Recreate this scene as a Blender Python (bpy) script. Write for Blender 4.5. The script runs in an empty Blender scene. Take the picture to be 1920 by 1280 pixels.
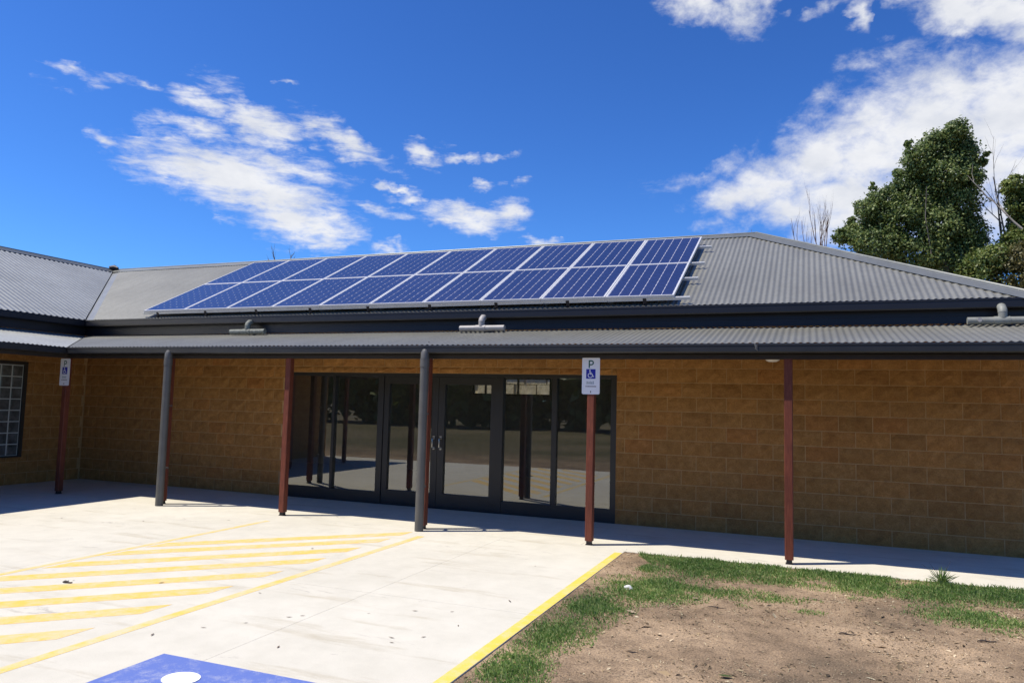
import bpy, math, random
import numpy as np
from mathutils import Vector, Matrix, noise as mnoise
random.seed(7); rng = np.random.default_rng(11)
SC = bpy.context.scene; COL = SC.collection
D = bpy.data
R = math.radians

# ------------------------------------------------------------------ camera
cam = D.cameras.new('camera'); cam.sensor_width = 36; cam.lens = 1405.12/1920*36; cam.clip_start = .05; cam.clip_end = 2000
camo = D.objects.new('camera', cam); COL.objects.link(camo)
yaw, pitch, roll = R(21.689), R(4.809), R(1.475)
f = Vector((-math.sin(yaw)*math.cos(pitch), math.cos(yaw)*math.cos(pitch), math.sin(pitch)))
r0 = Vector((math.cos(yaw), math.sin(yaw), 0)); u0 = r0.cross(f)
rr = r0*math.cos(roll)+u0*math.sin(roll); uu = -r0*math.sin(roll)+u0*math.cos(roll)
camo.matrix_world = Matrix(((rr.x, uu.x, -f.x, 11.580), (rr.y, uu.y, -f.y, -8.956), (rr.z, uu.z, -f.z, 1.664), (0, 0, 0, 1)))
SC.camera = camo
CAMP = np.array([11.58, -8.956, 1.664])

# ------------------------------------------------------------------ sun, sky, exposure
SUN = Vector((-.465, -.28, 1.0)).normalized()
EXPOSURE = .2
sl = D.lights.new('sun', 'SUN'); sl.energy = 5.0; sl.angle = R(.53); sl.color = (1, .93, .815)
so = D.objects.new('sun', sl); COL.objects.link(so); so.rotation_euler = SUN.to_track_quat('Z', 'Y').to_euler(); so.location = (0, 0, 30)
SC.view_settings.view_transform = 'Standard'; SC.view_settings.look = 'None'
SC.view_settings.exposure = EXPOSURE; SC.view_settings.gamma = 1; SC.view_settings.use_curve_mapping = False
CLOUDS=[(-53.51,20.93,1.21,0.29,0.02,0.5),(-50.79,20.65,1.76,0.47,0.039,0.45),(-49.04,20.67,0.79,0.27,-0.056,0.6),(-54.01,19.45,0.82,0.4,-0.131,0.3),(-45.49,20.29,1.9,0.85,-0.121,0.9),(-44.12,21.39,1.58,0.78,-0.143,0.45),(-41.81,19.62,2.35,1.1,-0.214,1),(-40.27,18.99,2.23,0.96,-0.109,1),(-45.37,18.48,2.79,0.57,-0.051,0.7),(-50.85,16.84,1.42,0.45,-0.073,0.8),(-48.75,17.35,1.06,0.24,-0.006,0.6),(-46.71,17.41,1.88,0.32,-0.018,0.7),(-36.83,19.51,1.72,0.83,-0.2,0.8),(-34.81,18.71,3.28,0.69,-0.374,0.95),(-43.05,15.63,5.91,1.78,-0.117,1.25),(-39.01,16.85,4.15,0.94,-0.092,0.8),(-46.92,15.28,2.71,0.51,-0.109,0.8),(-39.65,14.53,4.11,1.37,-0.101,1.1),(-38.05,12.97,3.8,1.62,-0.114,1.2),(-36.07,12.17,2.34,1.24,0.09,1),(-37.86,20.67,1.34,0.44,-0.117,0.4),(-47.8,18.32,1.34,0.28,-0.04,0.4),(-43.13,17.08,2.16,0.37,-0.038,0.6),(-29.12,18.4,1.53,0.78,-0.374,0.95),(-26.22,18.29,1.41,0.27,0.048,0.75),(-23.1,18.57,1.09,0.23,0.031,0.55),(-31.27,15.95,0.96,0.32,-0.348,0.9),(-30.03,15.52,1.22,0.39,-0.018,0.85),(-32.01,14.34,1.68,0.43,-0.184,0.65),(-25.25,14.07,3.64,0.87,-0.027,1.15),(-22.36,14.41,1.66,0.95,0.186,1),(-24.08,16.48,1.08,0.27,0.036,0.65),(-21.26,16.68,0.83,0.31,0.021,0.4),(-31.9,11.59,0.96,0.44,0.066,0.75),(-30.48,11.52,0.81,0.28,-0.114,0.5),(-19.61,12.48,1.41,0.32,-0.067,0.75),(-36.42,11.16,1.74,0.39,0.077,0.7),(-39.5,22.33,0.69,0.18,0.141,0.45),(-27.5,19.34,0.5,0.23,0.06,0.25),(-5.38,15.4,2.29,1.07,0.074,0.9),(-2.35,16.24,3.29,1.69,0.175,1.05),(0.93,17.25,3.47,2.4,0.316,1.15),(4.42,18.3,3.92,3.06,0.336,1.2),(8.36,18.8,4.6,3.26,0.163,1.25),(12.59,18.76,4.15,3.11,-0.381,1.25),(-0.53,14.26,4.01,1.4,-0.163,0.9),(3,14.54,4.83,2.52,-0.112,1.2),(7.65,15.49,4.8,3.08,-0.185,1.2),(12.47,14.55,3.51,2.91,-0.388,1.15),(0.89,12.5,2.13,1.11,-0.081,0.8),(-9.09,16.59,2.37,0.42,0.046,0.35),(0.96,20.38,2.04,1.03,0.497,0.4),(3.09,21.23,1.35,0.64,0.193,0.35),(-3.85,18.01,1.11,0.38,0.268,0.4),(-8.18,28.73,3.05,0.79,-0.291,1),(-4.42,28.15,1.89,1.37,-0.23,1.15),(-6.57,27.43,1.6,0.66,-0.371,0.6),(1.75,27.34,1.54,0.4,0.155,0.5),(3.58,26.54,1.06,0.5,1.391,0.6),(10.08,25.71,3.25,1.22,-0.402,1.15),(12.47,24.87,2.42,1.34,-0.32,1.2),(9.74,24.39,1.33,0.52,-0.545,0.8),(4.5,23.46,2.07,0.46,-0.161,0.4),(7.49,23.16,1.99,0.5,-0.269,0.35),(12.1,22.28,1.49,0.43,-0.221,0.4),(-6.14,13.41,1.54,0.42,-0.041,0.5),(-3.11,13.47,2.24,0.45,-0.052,0.4),(-0.51,17.74,1.06,0.75,0.404,0.5),(16.85,22.76,3.58,2.5,-0.475,1.1),(17.41,16.61,4.54,3.78,-0.619,1.2),(5.2,24.91,0.55,0.25,-0.21,0.35),(6.58,26.83,2.02,0.31,-0.194,0.5)]

W = D.worlds.new('World'); SC.world = W; W.use_nodes = True
def build_world():
    nt = W.node_tree; N = nt.nodes; L = nt.links; N.clear()
    out = N.new('ShaderNodeOutputWorld'); bg = N.new('ShaderNodeBackground'); L.new(bg.outputs[0], out.inputs[0])
    bg.inputs[1].default_value = .08
    sky = N.new('ShaderNodeTexSky'); sky.sky_type = 'NISHITA'; sky.sun_disc = False
    sky.sun_elevation = math.asin(SUN.z); sky.sun_rotation = math.atan2(SUN.x, SUN.y)
    sky.air_density = 1.0; sky.dust_density = .3; sky.ozone_density = 3.0
    tint = N.new('ShaderNodeMix'); tint.data_type = 'RGBA'; tint.blend_type = 'MULTIPLY'; tint.inputs[0].default_value = 1
    gm = N.new('ShaderNodeGamma'); gm.inputs[1].default_value = 1.35; L.new(sky.outputs[0], gm.inputs[0])
    L.new(gm.outputs[0], tint.inputs[6]); tint.inputs[7].default_value = SKYTINT
    tc = N.new('ShaderNodeTexCoord'); sx = N.new('ShaderNodeSeparateXYZ'); L.new(tc.outputs['Generated'], sx.inputs[0])
    def m(op, a, b=None, c=None, clamp=False):
        n = N.new('ShaderNodeMath'); n.operation = op; n.use_clamp = clamp
        for i, v in enumerate((a, b, c)):
            if v is None: continue
            if isinstance(v, (int, float)): n.inputs[i].default_value = v
            else: L.new(v, n.inputs[i])
        return n.outputs[0]
    az = m('MULTIPLY', m('ARCTAN2', sx.outputs[0], sx.outputs[1]), 57.2958)
    el = m('MULTIPLY', m('ARCSINE', sx.outputs[2]), 57.2958)
    cv = N.new('ShaderNodeCombineXYZ'); L.new(az, cv.inputs[0]); L.new(el, cv.inputs[1])
    def noi(scale, rot, sc, detail=9, rough=.62, dist=0.):
        mp = N.new('ShaderNodeMapping'); mp.inputs['Rotation'].default_value = (0, 0, rot); mp.inputs['Scale'].default_value = sc
        L.new(cv.outputs[0], mp.inputs[0]); n = N.new('ShaderNodeTexNoise'); n.inputs['Scale'].default_value = scale
        n.inputs['Detail'].default_value = detail; n.inputs['Roughness'].default_value = rough; n.inputs['Distortion'].default_value = dist
        L.new(mp.outputs[0], n.inputs['Vector']); return n.outputs['Fac'], n.outputs['Color']
    # warp the angular coordinates a little so that the cloud outlines are ragged
    _, wc = noi(.35, 0, (1, 1.4, 1), 4, .6)
    ws = N.new('ShaderNodeVectorMath'); ws.operation = 'SUBTRACT'; L.new(wc, ws.inputs[0]); ws.inputs[1].default_value = (.5, .5, .5)
    wm = N.new('ShaderNodeVectorMath'); wm.operation = 'MULTIPLY_ADD'; L.new(ws.outputs[0], wm.inputs[0]); wm.inputs[1].default_value = (5.0, 2.6, 0); L.new(cv.outputs[0], wm.inputs[2])
    acc = None
    for (a, e, s1, s2, ro, w) in CLOUDS:
        mp = N.new('ShaderNodeMapping'); mp.vector_type = 'TEXTURE'
        mp.inputs['Location'].default_value = (a, e, 0); mp.inputs['Rotation'].default_value = (0, 0, ro); mp.inputs['Scale'].default_value = (s1*(1.5+.2*(a > -18)), s2*(1.58+.25*(a > -18)), 1)
        L.new(wm.outputs[0], mp.inputs[0])
        ln = N.new('ShaderNodeVectorMath'); ln.operation = 'LENGTH'; L.new(mp.outputs[0], ln.inputs[0])
        t = m('MULTIPLY', m('SUBTRACT', 1.0, ln.outputs['Value'], clamp=True), w*1.35)
        acc = t if acc is None else m('MAXIMUM', acc, t)
    # scattered fair-weather cloud over the rest of the sky, of the same kind as the part in view
    gen, _ = noi(.06, .4, (1, 2.2, 1), 6, .6)
    off = m('MULTIPLY', m('GREATER_THAN', m('ABSOLUTE', m('ADD', az, 21.7)), 46), m('MULTIPLY', m('SUBTRACT', gen, .57, clamp=True), 5.0))
    lft, _ = noi(.72, -.28, (.5, 1.9, 1), 11, .68, .35)
    rgt, _ = noi(.42, .5, (.8, 1.25, 1), 10, .64, .2)
    side = m('MULTIPLY_ADD', az, .2, 2.6, True)       # 0 left of about -13 degrees, 1 right of -8
    nz = m('ADD', m('MULTIPLY', lft, m('SUBTRACT', 1.0, side)), m('MULTIPLY', rgt, side))
    den = m('ADD', m('MAXIMUM', acc, off), m('MULTIPLY', m('SUBTRACT', nz, .51), 2.5))
    mr = N.new('ShaderNodeMapRange'); mr.interpolation_type = 'SMOOTHSTEP'; L.new(den, mr.inputs[0])
    mr.inputs[1].default_value = .0; mr.inputs[2].default_value = 1.4; mr.inputs[4].default_value = .97
    # keep clear sky clear: no cloud where neither field is present
    pres = m('MULTIPLY', m('MAXIMUM', acc, off), 9.0, clamp=True)
    fac = m('MULTIPLY', mr.outputs[0], pres)
    soft, _ = noi(.22, .5, (1, 1.7, 1), 5, .55)
    cr = N.new('ShaderNodeValToRGB'); L.new(soft, cr.inputs[0])
    cr.color_ramp.elements[0].position = .36; cr.color_ramp.elements[0].color = CLOUDLO
    cr.color_ramp.elements[1].position = .58; cr.color_ramp.elements[1].color = CLOUDHI
    mx = N.new('ShaderNodeMix'); mx.data_type = 'RGBA'; L.new(fac, mx.inputs[0]); L.new(tint.outputs[2], mx.inputs[6]); L.new(cr.outputs[0], mx.inputs[7])
    L.new(mx.outputs[2], bg.inputs[0])
SKYTINT = (.37, .655, 1.02, 1)
CLOUDLO = (8.0, 8.3, 9.0, 1); CLOUDHI = (9.8, 9.9, 10.2, 1)
build_world()

# ------------------------------------------------------------------ helpers
def setp(o, label=None, cat=None, group=None, kind=None):
    if label: o['label'] = label
    if cat: o['category'] = cat
    if group: o['group'] = group
    if kind: o['kind'] = kind
    return o
def empty(name, loc=(0, 0, 0), rot=(0, 0, 0), **k):
    o = D.objects.new(name, None); o.empty_display_size = .2; COL.objects.link(o); o.location = loc; o.rotation_euler = rot
    return setp(o, **k)
def link(name, mesh, parent=None, loc=None, rot=None, scale=None, **k):
    o = D.objects.new(name, mesh); COL.objects.link(o)
    if parent is not None: o.parent = parent
    if loc is not None: o.location = loc
    if rot is not None: o.rotation_euler = rot
    if scale is not None: o.scale = scale
    return setp(o, **k)
class MB:
    def __init__(s): s.v = []; s.f = []; s.sm = []
    def add(s, vs, fs, smooth=False):
        b = len(s.v); s.v += [tuple(p) for p in vs]; s.f += [tuple(i+b for i in q) for q in fs]; s.sm += [smooth]*len(fs); return s
    def box(s, x0, x1, y0, y1, z0, z1):
        return s.add([(x0,y0,z0),(x1,y0,z0),(x1,y1,z0),(x0,y1,z0),(x0,y0,z1),(x1,y0,z1),(x1,y1,z1),(x0,y1,z1)],
                     [(0,3,2,1),(4,5,6,7),(0,1,5,4),(1,2,6,5),(2,3,7,6),(3,0,4,7)])
    def prism(s, pts, y0, y1, axis='y'):
        # polygon pts in the plane across the axis, extruded along it
        n = len(pts)
        mk = {'y': lambda p, t: (p[0], t, p[1]), 'x': lambda p, t: (t, p[0], p[1]), 'z': lambda p, t: (p[0], p[1], t)}[axis]
        vs = [mk(p, y0) for p in pts]+[mk(p, y1) for p in pts]
        fs = [tuple(range(n))[::-1], tuple(range(n, 2*n))]+[(i, (i+1) % n, (i+1) % n+n, i+n) for i in range(n)]
        return s.add(vs, fs)
    def tube(s, path, rad, n=10, caps=True):
        path = [Vector(p) for p in path]; rads = rad if hasattr(rad, '__len__') else [rad]*len(path)
        vs = []; pv = None
        for i, p in enumerate(path):
            t = (path[min(i+1, len(path)-1)]-path[max(i-1, 0)]).normalized()
            if pv is None:
                a = Vector((0, 0, 1)) if abs(t.z) < .9 else Vector((1, 0, 0)); pv = t.cross(a).normalized()
            pv = (pv-t*pv.dot(t)).normalized(); q = t.cross(pv)
            vs += [p+(pv*math.cos(2*math.pi*k/n)+q*math.sin(2*math.pi*k/n))*rads[i] for k in range(n)]
        m = len(path)
        fs = [(i*n+k, i*n+(k+1) % n, (i+1)*n+(k+1) % n, (i+1)*n+k) for i in range(m-1) for k in range(n)]
        s.add(vs, fs, True)
        if caps: s.add(vs[:n], [tuple(range(n))[::-1]]); s.add(vs[-n:], [tuple(range(n))])
        return s
    def mesh(s, name, mat):
        me = D.meshes.new(name); me.from_pydata(s.v, [], s.f); me.polygons.foreach_set('use_smooth', s.sm)
        if mat: me.materials.append(mat)
        me.update(); return me
    def obj(s, name, mat, parent=None, **k): return link(name, s.mesh(name, mat), parent, **k)
def np_mesh(name, V, F, mat, smooth=False):
    V = np.asarray(V, np.float32); F = np.asarray(F, np.int32); me = D.meshes.new(name); k = F.shape[1]
    me.vertices.add(len(V)); me.vertices.foreach_set('co', V.ravel())
    me.loops.add(F.size); me.loops.foreach_set('vertex_index', F.ravel())
    me.polygons.add(len(F)); me.polygons.foreach_set('loop_start', np.arange(len(F), dtype=np.int32)*k)
    me.polygons.foreach_set('use_smooth', np.full(len(F), smooth)); me.materials.append(mat); me.update(calc_edges=True); me.validate(); return me

# ------------------------------------------------------------------ materials
class Mat:
    def __init__(s, name):
        s.m = D.materials.new(name); s.m.use_nodes = True; s.nt = s.m.node_tree; s.N = s.nt.nodes; s.L = s.nt.links
        s.b = s.N['Principled BSDF']; s.out = s.N['Material Output']; s.tc = None
    def co(s, kind='Object'):
        if s.tc is None: s.tc = s.N.new('ShaderNodeTexCoord')
        return s.tc.outputs[kind]
    def geo(s, k): return s.N.new('ShaderNodeNewGeometry').outputs[k]
    def world(s): return s.geo('Position')
    def noise(s, scale, detail=5, rough=.55, vec=None, sc=None, dist=0):
        n = s.N.new('ShaderNodeTexNoise'); n.inputs['Scale'].default_value = scale; n.inputs['Detail'].default_value = detail
        n.inputs['Roughness'].default_value = rough; n.inputs['Distortion'].default_value = dist; v = vec if vec is not None else s.world()
        if sc:
            mp = s.N.new('ShaderNodeMapping'); mp.inputs['Scale'].default_value = sc; s.L.new(v, mp.inputs[0]); v = mp.outputs[0]
        s.L.new(v, n.inputs['Vector']); return n.outputs['Fac']
    def ramp(s, fac, stops):
        r = s.N.new('ShaderNodeValToRGB'); s.L.new(fac, r.inputs[0]); e = r.color_ramp.elements
        while len(e) > len(stops): e.remove(e[-1])
        while len(e) < len(stops): e.new(1)
        for q, (p, c) in zip(e, stops): q.position = p; q.color = (*c, 1) if len(c) == 3 else c
        return r.outputs[0]
    def mix(s, fac, a, b, mode='MIX'):
        n = s.N.new('ShaderNodeMix'); n.data_type = 'RGBA'; n.blend_type = mode
        for i, v in ((0, fac), (6, a), (7, b)):
            if isinstance(v, (int, float)): n.inputs[i].default_value = v
            elif isinstance(v, tuple): n.inputs[i].default_value = (*v, 1) if len(v) == 3 else v
            else: s.L.new(v, n.inputs[i])
        return n.outputs[2]
    def math(s, op, a, b=None, c=None, clamp=False):
        n = s.N.new('ShaderNodeMath'); n.operation = op; n.use_clamp = clamp
        for i, v in enumerate((a, b, c)):
            if v is None: continue
            if isinstance(v, (int, float)): n.inputs[i].default_value = v
            else: s.L.new(v, n.inputs[i])
        return n.outputs[0]
    def base(s, v):
        if isinstance(v, tuple): s.b.inputs['Base Color'].default_value = (*v, 1)
        else: s.L.new(v, s.b.inputs['Base Color'])
        return s
    def set(s, **k):
        for n, v in k.items():
            i = s.b.inputs[n.replace('_', ' ')]
            if isinstance(v, (int, float)): i.default_value = v
            else: s.L.new(v, i)
        return s
    def bump(s, h, strength=.4, dist=.01):
        b = s.N.new('ShaderNodeBump'); b.inputs['Strength'].default_value = strength; b.inputs['Distance'].default_value = dist
        s.L.new(h, b.inputs['Height']); s.L.new(b.outputs[0], s.b.inputs['Normal']); return s
def simple(name, col, rough=.5, metal=0., var=.12, scale=6., bump=0., spec=.5):
    m = Mat(name); n = m.noise(scale, 6)
    lo = tuple(c*(1-var) for c in col); hi = tuple(min(1, c*(1+var)) for c in col)
    m.base(m.ramp(n, [(.3, lo), (.7, hi)])); m.set(Roughness=rough, Metallic=metal, Specular_IOR_Level=spec)
    if bump: m.bump(m.noise(scale*12, 4), bump, .004)
    return m.m

def m_brick(name, c0, c1, c2):
    m = Mat(name); rnd = m.N.new('ShaderNodeObjectInfo').outputs['Random']
    w = m.world(); isl = m.geo('Random Per Island')
    n1 = m.noise(9, 7, .65, w); n2 = m.noise(70, 4, .6, w); big = m.noise(.7, 3, .5, w)
    c = m.ramp(n1, [(.28, c0), (.52, c1), (.75, c2)])
    h = m.ramp(rnd, [(0, (.84, .81, .78)), (.3, (1, 1, 1)), (.7, (1.02, 1, .95)), (.88, (1.0, .88, .82)), (1, (1.12, 1.1, 1.04))])
    c = m.mix(1, c, h, 'MULTIPLY')
    c = m.mix(1, c, m.ramp(n2, [(.3, (.72, .72, .72)), (.55, (1, 1, 1)), (.8, (1.12, 1.1, 1.05))]), 'MULTIPLY')
    c = m.mix(1, c, m.ramp(big, [(.3, (.93, .93, .93)), (.7, (1.04, 1.04, 1.04))]), 'MULTIPLY')
    m.base(c).set(Roughness=.92, Specular_IOR_Level=.2)
    m.bump(m.math('ADD', m.noise(38, 6, .7, w), m.math('MULTIPLY', n2, .4)), .9, .014); return m.m
M = {}
M['brick'] = m_brick('split_face_block', (.315, .150, .045), (.42, .207, .064), (.525, .280, .098))
M['mortar'] = simple('mortar', (.47, .29, .125), .95, var=.15, scale=20, bump=.4)
def m_concrete():
    m = Mat('concrete'); w = m.world()
    a = m.noise(.45, 5, .55, w); b = m.noise(3.2, 8, .65, w); g = m.noise(160, 3, .6, w); st = m.noise(1.6, 7, .7, w, (.35, 2.2, 1))
    c = m.ramp(a, [(.3, (.595, .56, .465)), (.7, (.665, .63, .53))])
    c = m.mix(1, c, m.ramp(b, [(.3, (.90, .90, .89)), (.6, (1, 1, 1))]), 'MULTIPLY')
    c = m.mix(1, c, m.ramp(st, [(.28, (.78, .74, .67)), (.44, (1, 1, 1))]), 'MULTIPLY')
    c = m.mix(1, c, m.ramp(g, [(.25, (.86, .86, .86)), (.6, (1.02, 1.02, 1.02))]), 'MULTIPLY')
    sc = m.noise(1.1, 9, .8, w, (1.0, 3.4, 1), .8); s2 = m.noise(.35, 4, .6, w)
    c = m.mix(m.math('MULTIPLY', m.ramp(sc, [(.60, (0, 0, 0)), (.68, (1, 1, 1))]), m.ramp(s2, [(.42, (0, 0, 0)), (.55, (.65, .65, .65))])), c, (.25, .22, .19))
    m.base(c).set(Roughness=.85, Specular_IOR_Level=.25); m.bump(m.math('ADD', g, m.math('MULTIPLY', b, .6)), .22, .004); return m
M['concrete'] = m_concrete().m
def m_paint(name, col, wear):
    m = Mat(name); w = m.world(); n = m.noise(9, 8, .7, w); g = m.noise(120, 3, .6, w); s = m.noise(1.3, 4, .6, w)
    worn = m.math('ADD', m.math('MULTIPLY', n, .6), m.math('ADD', m.math('MULTIPLY', g, .25), m.math('MULTIPLY', s, .3)))
    f = m.ramp(worn, [(wear-.17, (0, 0, 0)), (wear+.17, (1, 1, 1))])
    m.base(m.mix(f, col, (.60, .585, .53))).set(Roughness=.7, Specular_IOR_Level=.3); m.bump(g, .2, .003); return m.m
M['yellow_faded'] = m_paint('faded_yellow_paint', (.77, .49, .095), .66)
M['yellow_line'] = m_paint('yellow_line_paint', (.74, .51, .11), .64)
M['yellow_kerb'] = m_paint('yellow_kerb_paint', (.74, .545, .085), .71)
M['blue_paint'] = m_paint('blue_paint', (.115, .17, .45), .73)
M['white_paint'] = m_paint('white_paint', (.82, .82, .80), .9)
def m_roof(name, col, rough):
    m = Mat(name); w = m.world(); a = m.noise(.8, 4, .6, w); b = m.noise(14, 6, .65, w); st = m.noise(2.5, 5, .6, w, (3.0, .25, .25))
    c = m.ramp(a, [(.3, tuple(x*.9 for x in col)), (.7, tuple(x*1.08 for x in col))])
    c = m.mix(1, c, m.ramp(b, [(.25, (.86, .85, .84)), (.6, (1.02, 1.02, 1.02))]), 'MULTIPLY')
    c = m.mix(1, c, m.ramp(st, [(.3, (.9, .9, .9)), (.6, (1, 1, 1))]), 'MULTIPLY')
    m.base(c).set(Roughness=rough, Metallic=.5, Specular_IOR_Level=.5); return m.m
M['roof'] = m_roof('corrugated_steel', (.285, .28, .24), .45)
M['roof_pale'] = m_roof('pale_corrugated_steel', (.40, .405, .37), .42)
M['cap'] = m_roof('ridge_flashing', (.225, .232, .212), .42)
M['valley'] = m_roof('valley_tray', (.28, .29, .28), .4)
M['fascia'] = simple('dark_fascia', (.008, .0082, .012), .42, var=.2, scale=2)
M['gutter'] = simple('verandah_gutter', (.022, .022, .023), .36, var=.18, scale=3)
M['beam'] = simple('dark_beam', (.020, .015, .013), .6, var=.25, scale=8)
def m_post():
    m = Mat('red_stained_timber'); o = m.co('Object'); g = m.noise(10, 7, .7, o, (9, 9, .6)); w = m.noise(4, 5, .6)
    c = m.ramp(g, [(.25, (.072, .017, .009)), (.5, (.145, .036, .018)), (.75, (.22, .066, .034))])
    c = m.mix(1, c, m.ramp(w, [(.25, (.7, .7, .7)), (.6, (1.05, 1.05, 1.05))]), 'MULTIPLY')
    m.base(c).set(Roughness=.62, Specular_IOR_Level=.35); m.bump(g, .35, .006); return m.m
M['post'] = m_post()
M['steel'] = simple('dark_steel', (.04, .035, .035), .5, .4)
M['pipe'] = simple('grey_plastic_pipe', (.095, .093, .086), .5, var=.14, scale=5)
M['pipe_pale'] = simple('pale_plastic_pipe', (.34, .32, .30), .5, var=.12, scale=9)
M['pipe_dirty'] = simple('weathered_green_grey_pipe', (.17, .18, .15), .7, var=.45, scale=26, bump=.3)
M['pipe_grey'] = simple('grey_green_pipe', (.22, .225, .195), .55, var=.18, scale=9)
M['frame'] = simple('bronze_aluminium', (.022, .021, .020), .4, var=.12, scale=4)
M['wframe'] = simple('brown_window_frame', (.035, .03, .025), .5)
M['chrome'] = simple('chrome', (.40, .40, .39), .28, 1., var=.05)
M['alu'] = simple('aluminium', (.72, .72, .70), .38, .35, var=.06)
M['panel_frame'] = simple('panel_frame', (.62, .62, .62), .42, .2, var=.05)
M['lamp'] = simple('opal_lamp', (.75, .72, .66), .35, var=.05)
def m_glass():
    m = Mat('tinted_glass'); N = m.N; L = m.L; N.remove(m.b)
    tr = N.new('ShaderNodeBsdfTransparent'); tr.inputs[0].default_value = (.64, .64, .59, 1)
    gl = N.new('ShaderNodeBsdfGlossy'); gl.inputs['Roughness'].default_value = 0; gl.inputs[0].default_value = (.92, .93, .9, 1)
    lw = N.new('ShaderNodeFresnel'); lw.inputs[0].default_value = 1.9
    f = m.math('MULTIPLY_ADD', lw.outputs[0], .9, .11, True); mx = N.new('ShaderNodeMixShader'); L.new(f, mx.inputs[0]); L.new(tr.outputs[0], mx.inputs[1]); L.new(gl.outputs[0], mx.inputs[2])
    df = N.new('ShaderNodeBsdfDiffuse'); df.inputs[0].default_value = (.42, .40, .36, 1); m2 = N.new('ShaderNodeMixShader'); m2.inputs[0].default_value = .05
    L.new(mx.outputs[0], m2.inputs[1]); L.new(df.outputs[0], m2.inputs[2]); L.new(m2.outputs[0], m.out.inputs[0]); return m.m
M['glass'] = m_glass()
M['block_glass'] = simple('glass_block', (.10, .105, .10), .12, var=.5, scale=7, bump=.0)
M['block_joint'] = simple('white_joint', (.50, .52, .49), .6)
def m_cell():
    m = Mat('solar_cell'); w = m.co('Object'); v = m.N.new('ShaderNodeTexVoronoi'); v.inputs['Scale'].default_value = 55; m.L.new(m.world(), v.inputs['Vector'])
    c = m.ramp(v.outputs['Distance'], [(0, (.014, .016, .058)), (1, (.024, .027, .085))])
    c = m.mix(1, c, m.ramp(m.noise(.55, 4, .6), [(.3, (.8, .8, .82)), (.7, (1.35, 1.25, 1.15))]), 'MULTIPLY')
    m.base(c).set(Roughness=.28, Coat_Weight=.8, Coat_Roughness=.06, Coat_IOR=1.5); return m.m
M['cell'] = m_cell()
M['backsheet'] = simple('white_backsheet', (.60, .60, .66), .3, var=.03)
M['sign_white'] = simple('sign_white', (.78, .77, .76), .4, var=.04)
M['sign_green'] = simple('sign_green', (.010, .095, .06), .4)
M['sign_blue'] = simple('sign_blue', (.012, .016, .30), .4)
M['sign_grey'] = simple('sign_grey_print', (.12, .20, .22), .5)
M['sign_dark'] = simple('sign_dark_print', (.07, .03, .035), .5)
M['room'] = simple('room_wall', (.24, .23, .22), .9); M['carpet'] = simple('dark_carpet', (.02, .02, .022), .95)
def m_ground():
    m = Mat('dirt'); w = m.world(); a = m.noise(.9, 6, .6, w); b = m.noise(7, 8, .68, w); g = m.noise(75, 4, .7, w); far = m.noise(.12, 5, .6, w)
    c = m.ramp(a, [(.30, (.145, .110, .076)), (.48, (.26, .187, .122)), (.68, (.41, .30, .196))])
    c = m.mix(1, c, m.ramp(b, [(.28, (.6, .6, .6)), (.5, (.98, .98, .98)), (.75, (1.22, 1.2, 1.16))]), 'MULTIPLY')
    c = m.mix(1, c, m.ramp(g, [(.30, (.34, .33, .33)), (.45, (.95, .95, .95)), (.66, (1.45, 1.42, 1.34))]), 'MULTIPLY')
    # mown dry grass further out
    sp = m.N.new('ShaderNodeSeparateXYZ'); m.L.new(w, sp.inputs[0])
    d = m.math('ADD', m.math('MULTIPLY', sp.outputs[1], -.16), -1.1, clamp=True)
    gr = m.ramp(far, [(.35, (.095, .09, .045)), (.6, (.17, .14, .085))])
    c = m.mix(d, c, m.mix(1, gr, m.ramp(b, [(.3, (.7, .7, .7)), (.7, (1.25, 1.25, 1.2))]), 'MULTIPLY'))
    m.base(c).set(Roughness=.97, Specular_IOR_Level=.1); m.bump(m.math('ADD', m.math('MULTIPLY', b, 1.3), m.math('MULTIPLY', g, .6)), .9, .02); return m.m
M['ground'] = m_ground()
def m_leaf(name, lo, mid, hi, trans=.25, rough=.5):
    m = Mat(name); r = m.geo('Random Per Island')
    c = m.ramp(r, [(0, lo), (.5, mid), (1, hi)]); n = m.noise(.9, 3, .5)
    c = m.mix(1, c, m.ramp(n, [(.3, (.75, .8, .75)), (.7, (1.2, 1.15, 1.05))]), 'MULTIPLY')
    m.base(c).set(Roughness=rough, Specular_IOR_Level=.4)
    t = m.N.new('ShaderNodeBsdfTranslucent'); m.L.new(c, t.inputs[0]); mx = m.N.new('ShaderNodeMixShader'); mx.inputs[0].default_value = trans
    m.L.new(m.b.outputs[0], mx.inputs[1]); m.L.new(t.outputs[0], mx.inputs[2]); m.L.new(mx.outputs[0], m.out.inputs[0]); return m.m
M['leaf_dark'] = m_leaf('dark_leaf', (.055, .09, .026), (.13, .19, .052), (.30, .34, .125), .35)
M['leaf_mid'] = m_leaf('mid_leaf', (.065, .11, .026), (.155, .21, .052), (.31, .33, .10), .35)
M['leaf_olive'] = m_leaf('olive_leaf', (.06, .06, .02), (.11, .105, .035), (.2, .17, .07))
M['grass'] = m_leaf('grass_blade', (.11, .21, .045), (.20, .335, .09), (.44, .48, .22), .4, .6)
M['straw'] = m_leaf('straw', (.05, .036, .024), (.30, .22, .13), (.56, .47, .34), .05, .8)
M['bark'] = simple('grey_bark', (.17, .145, .12), .9, var=.35, scale=5, bump=.4)
M['bark_red'] = simple('brown_twig', (.15, .095, .075), .9, var=.3, scale=5)
M['bark_pale'] = simple('pale_branch', (.33, .29, .23), .9, var=.3, scale=5)
M['stone'] = simple('white_stone', (.62, .61, .58), .8, var=.2, scale=30, bump=.4)
M['dry_leaf'] = simple('dry_leaf', (.13, .085, .055), .8, var=.4, scale=40)
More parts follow.
